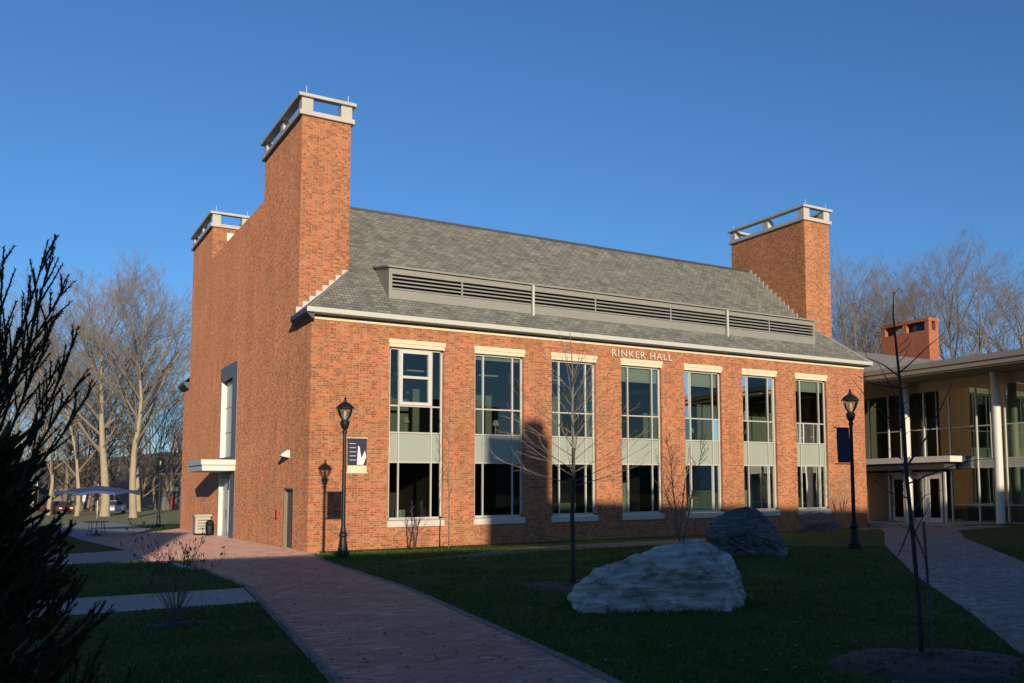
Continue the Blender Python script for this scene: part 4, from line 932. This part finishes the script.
def car(lab, loc, rz, mat):
    t = thing('parked_car', lab, 'car', loc, rz, 'cars parked beyond the trees')
    prof = [(-2.1, .35), (-2.15, .75), (-1.9, .95), (-1.05, 1.02), (1.2, 1.02), (2.05, .88), (2.15, .6), (2.1, .35)]
    bevel(MB().prism(prof, 'y', -.86, .86).build('body', mat, t), .06, 2)
    cabp = [(-1.55, 1.0), (-1.15, 1.42), (.35, 1.45), (1.05, 1.0)]
    bevel(MB().prism(cabp, 'y', -.72, .72).build('cabin', M['darkmetal'], t), .05, 2)
    bevel(Bx(-1.1, -.66, 1.43, .3, .66, 1.47).build('car_roof', mat, t), .01)
    for x in (-1.35, 1.35):
        for y in (-.84, .70):
            wv = MB(); wv.tube([(x, y, .33), (x, y + .16, .33)], .33, 14); wv.build('wheel', M['rubber'], t)
    for y in (-.7, .45):
        Bx(2.06, y, .62, 2.16, y + .28, .78).build('headlight', M['banner_pale'], t)
    return t
car('silver lilac car beyond the lawn, seen between the two pale trunks', (1.4, 83, 0), -1.75, M['lilac'])
car('dull red car low under the left side of the blue umbrella', (-4.0, 88, 0), -1.2, M['redcar'])
hs = thing('blue_house', 'dark blue house with white eaves far off beside the hall edge', 'building', (12.5, 112, 0))
Bx(-3.2, -4, 0, 6, 4, 4.9).build('wall', M['bluehouse'], hs)
MB().prism([(-4.4, 4.9), (4.4, 4.9), (0, 6.4)], 'x', -3.5, 6.3).build('roof', M['darkmetal'], hs)
Bx(-3.6, -4.5, 4.85, 6.4, -4.35, 5.05).build('eave_board', M['white'], hs)
for x in (-2.6, -.9): Bx(x, -4.04, 3.5, x + .9, -4.002, 4.4).build('window', M['spandrel'], hs)
Bx(-3.0, -4.06, 2.55, -1.2, -4.002, 3.2).build('cream_panel', M['banner_cream'], hs)
Bx(-2.2, -4.06, .1, -1.5, -4.002, 2.0).build('door', M['red'], hs)
hs2 = thing('brick_house', 'small brown house low among the far trees', 'building', (-1.6, 128, 0))
Bx(-4.5, -3, 0, 4.5, 3, 3.2).build('wall', M['soffit'], hs2); MB().prism([(-3.4, 3.2), (3.4, 3.2), (0, 5.0)], 'x', -4.8, 4.8).build('roof', M['roofgrey'], hs2)
for x in (-3, 0, 2.2): Bx(x, -3.04, 1.1, x + .9, -3.002, 2.3).build('window', M['banner_pale'], hs2)
hs3 = thing('white_house', 'pale house with a white roof edge far off at the left', 'building', (-10.5, 118, 0))
Bx(-5, -3, 0, 5, 3, 3.4).build('wall', M['louver'], hs3); MB().prism([(-3.6, 3.4), (3.6, 3.4), (0, 5.2)], 'x', -5.4, 5.4).build('roof', M['white'], hs3)
for x in (-3, 1): Bx(x, -3.04, 1.1, x + 1, -3.002, 2.3).build('window', M['darkmetal'], hs3)

# ------------------------------------------------------------------ grass blades and leaf litter (nobody could count them)
def inpath(x, y):
    if -8 < x < 0 or True:
        def e(p, y):
            for a, b in zip(p[:-1], p[1:]):
                if a[1] <= y <= b[1]: u = (y - a[1]) / (b[1] - a[1]); return a[0] + (b[0] - a[0]) * u
            return None
        l = e([(-9.4, -40), (-8.4, -34), (-6.74, -25.8), (-5.36, -15.3), (-5.3, -10), (-5.3, -5)], y); r = e([(-6.9, -40), (-5.7, -34), (-4.2, -26.5), (-2.75, -17.6), (-2.05, -10), (-1.2, -5)], y)
        if l is not None and r is not None and l + .05 < x < r - .05: return True
    if x < -5.3 and (-18.2 < y < -15.5 or y > -1 or y > -1 - (x + 7) * 5): return True
    lx = [(-32, -3), (-28.9, 0), (-26.3, 2.65), (-21.9, 6.84), (-14.4, 14.6), (-8.4, 21.6), (-6, 24)]; rx = [(-32, .3), (-28.9, 3.6), (-26.4, 6.2), (-21.3, 11.67), (-13.5, 19.98), (-9.6, 24.85), (-9.2, 31)]
    def e2(p, y):
        for a, b in zip(p[:-1], p[1:]):
            if a[0] <= y <= b[0]: u = (y - a[0]) / (b[0] - a[0]); return a[1] + (b[1] - a[1]) * u
    a, b = e2(lx, y), e2(rx, y)
    if a is not None and b is not None and a < x < b: return True
    return False
rnd = random.Random(99); gb = MB()
cx, cy = -9.53, -35.26
cnt = 0
while cnt < 130000:
    dist = 7 + 24 * rnd.random() ** 1.4; an = R(rnd.uniform(-8, 62)); x = cx + math.sin(an) * dist; y = cy + math.cos(an) * dist
    if y > -.4 or inpath(x, y): cnt += .3; continue
    if any((x - a) ** 2 + (y - b) ** 2 < r * r for a, b, r in ((-.1, -19.4, .95), (-1.3, -28.7, 1.1), (-7.35, -20.4, .38))): continue
    z = T(y); pn = noise.noise(Vector((x * .8, y * .8, 0))) + .5 * noise.noise(Vector((x * 3, y * 3, 2)))
    if rnd.random() < -pn * 1.2: cnt += .5; continue
    h = rnd.uniform(.02, .055) * (1 + .6 * pn) * (1 + dist * .01); wd = .004 + dist * .00035; a = rnd.uniform(0, 6.28); lx_, ly_ = rnd.uniform(-.03, .03), rnd.uniform(-.03, .03); dx, dy = math.cos(a) * wd, math.sin(a) * wd
    k = len(gb.v); gb.v += [(x - dx, y - dy, z - .005), (x + dx, y + dy, z - .005), (x + lx_, y + ly_, z + h)]; gb.f.append((k, k + 1, k + 2)); cnt += 1
for bx, by, ax, ay in ((-.66, -22.96, 1.42, .78), (8.05, -15.15, 1.15, .6)):
    for i in range(2600):
        a = rnd.uniform(0, 6.28); f = rnd.uniform(.92, 1.12); u_, v_ = ax * f * math.cos(a), ay * f * math.sin(a); x = bx + u_ * .832 + v_ * .555; y = by - u_ * .555 + v_ * .832
        z = T(y); h = rnd.uniform(.04, .11); b_ = rnd.uniform(0, 6.28); dx, dy = math.cos(b_) * .006, math.sin(b_) * .006; k = len(gb.v)
        gb.v += [(x - dx, y - dy, z), (x + dx, y + dy, z), (x + rnd.uniform(-.04, .04), y + rnd.uniform(-.04, .04), z + h)]; gb.f.append((k, k + 1, k + 2))
tag(gb.build('grass', M['leafblade'], fix=False), kind='stuff')
lf = MB()
for i in range(1500):
    dist = 8 + 26 * rnd.random(); an = R(rnd.uniform(-8, 60)); x = cx + math.sin(an) * dist; y = cy + math.cos(an) * dist
    if y > -.8: continue
    z = T(y) + (.02 if inpath(x, y) else .05); s = rnd.uniform(.02, .045); a = rnd.uniform(0, 6.28); dx, dy = math.cos(a) * s, math.sin(a) * s
    lf.quad((x - dx, y - dy, z), (x + dy * .6, y - dx * .6, z + .012), (x + dx, y + dy, z + .004), (x - dy * .6, y + dx * .6, z + .015))
tag(lf.build('fallen_leaves', M['leaflitter'], fix=False), kind='stuff')
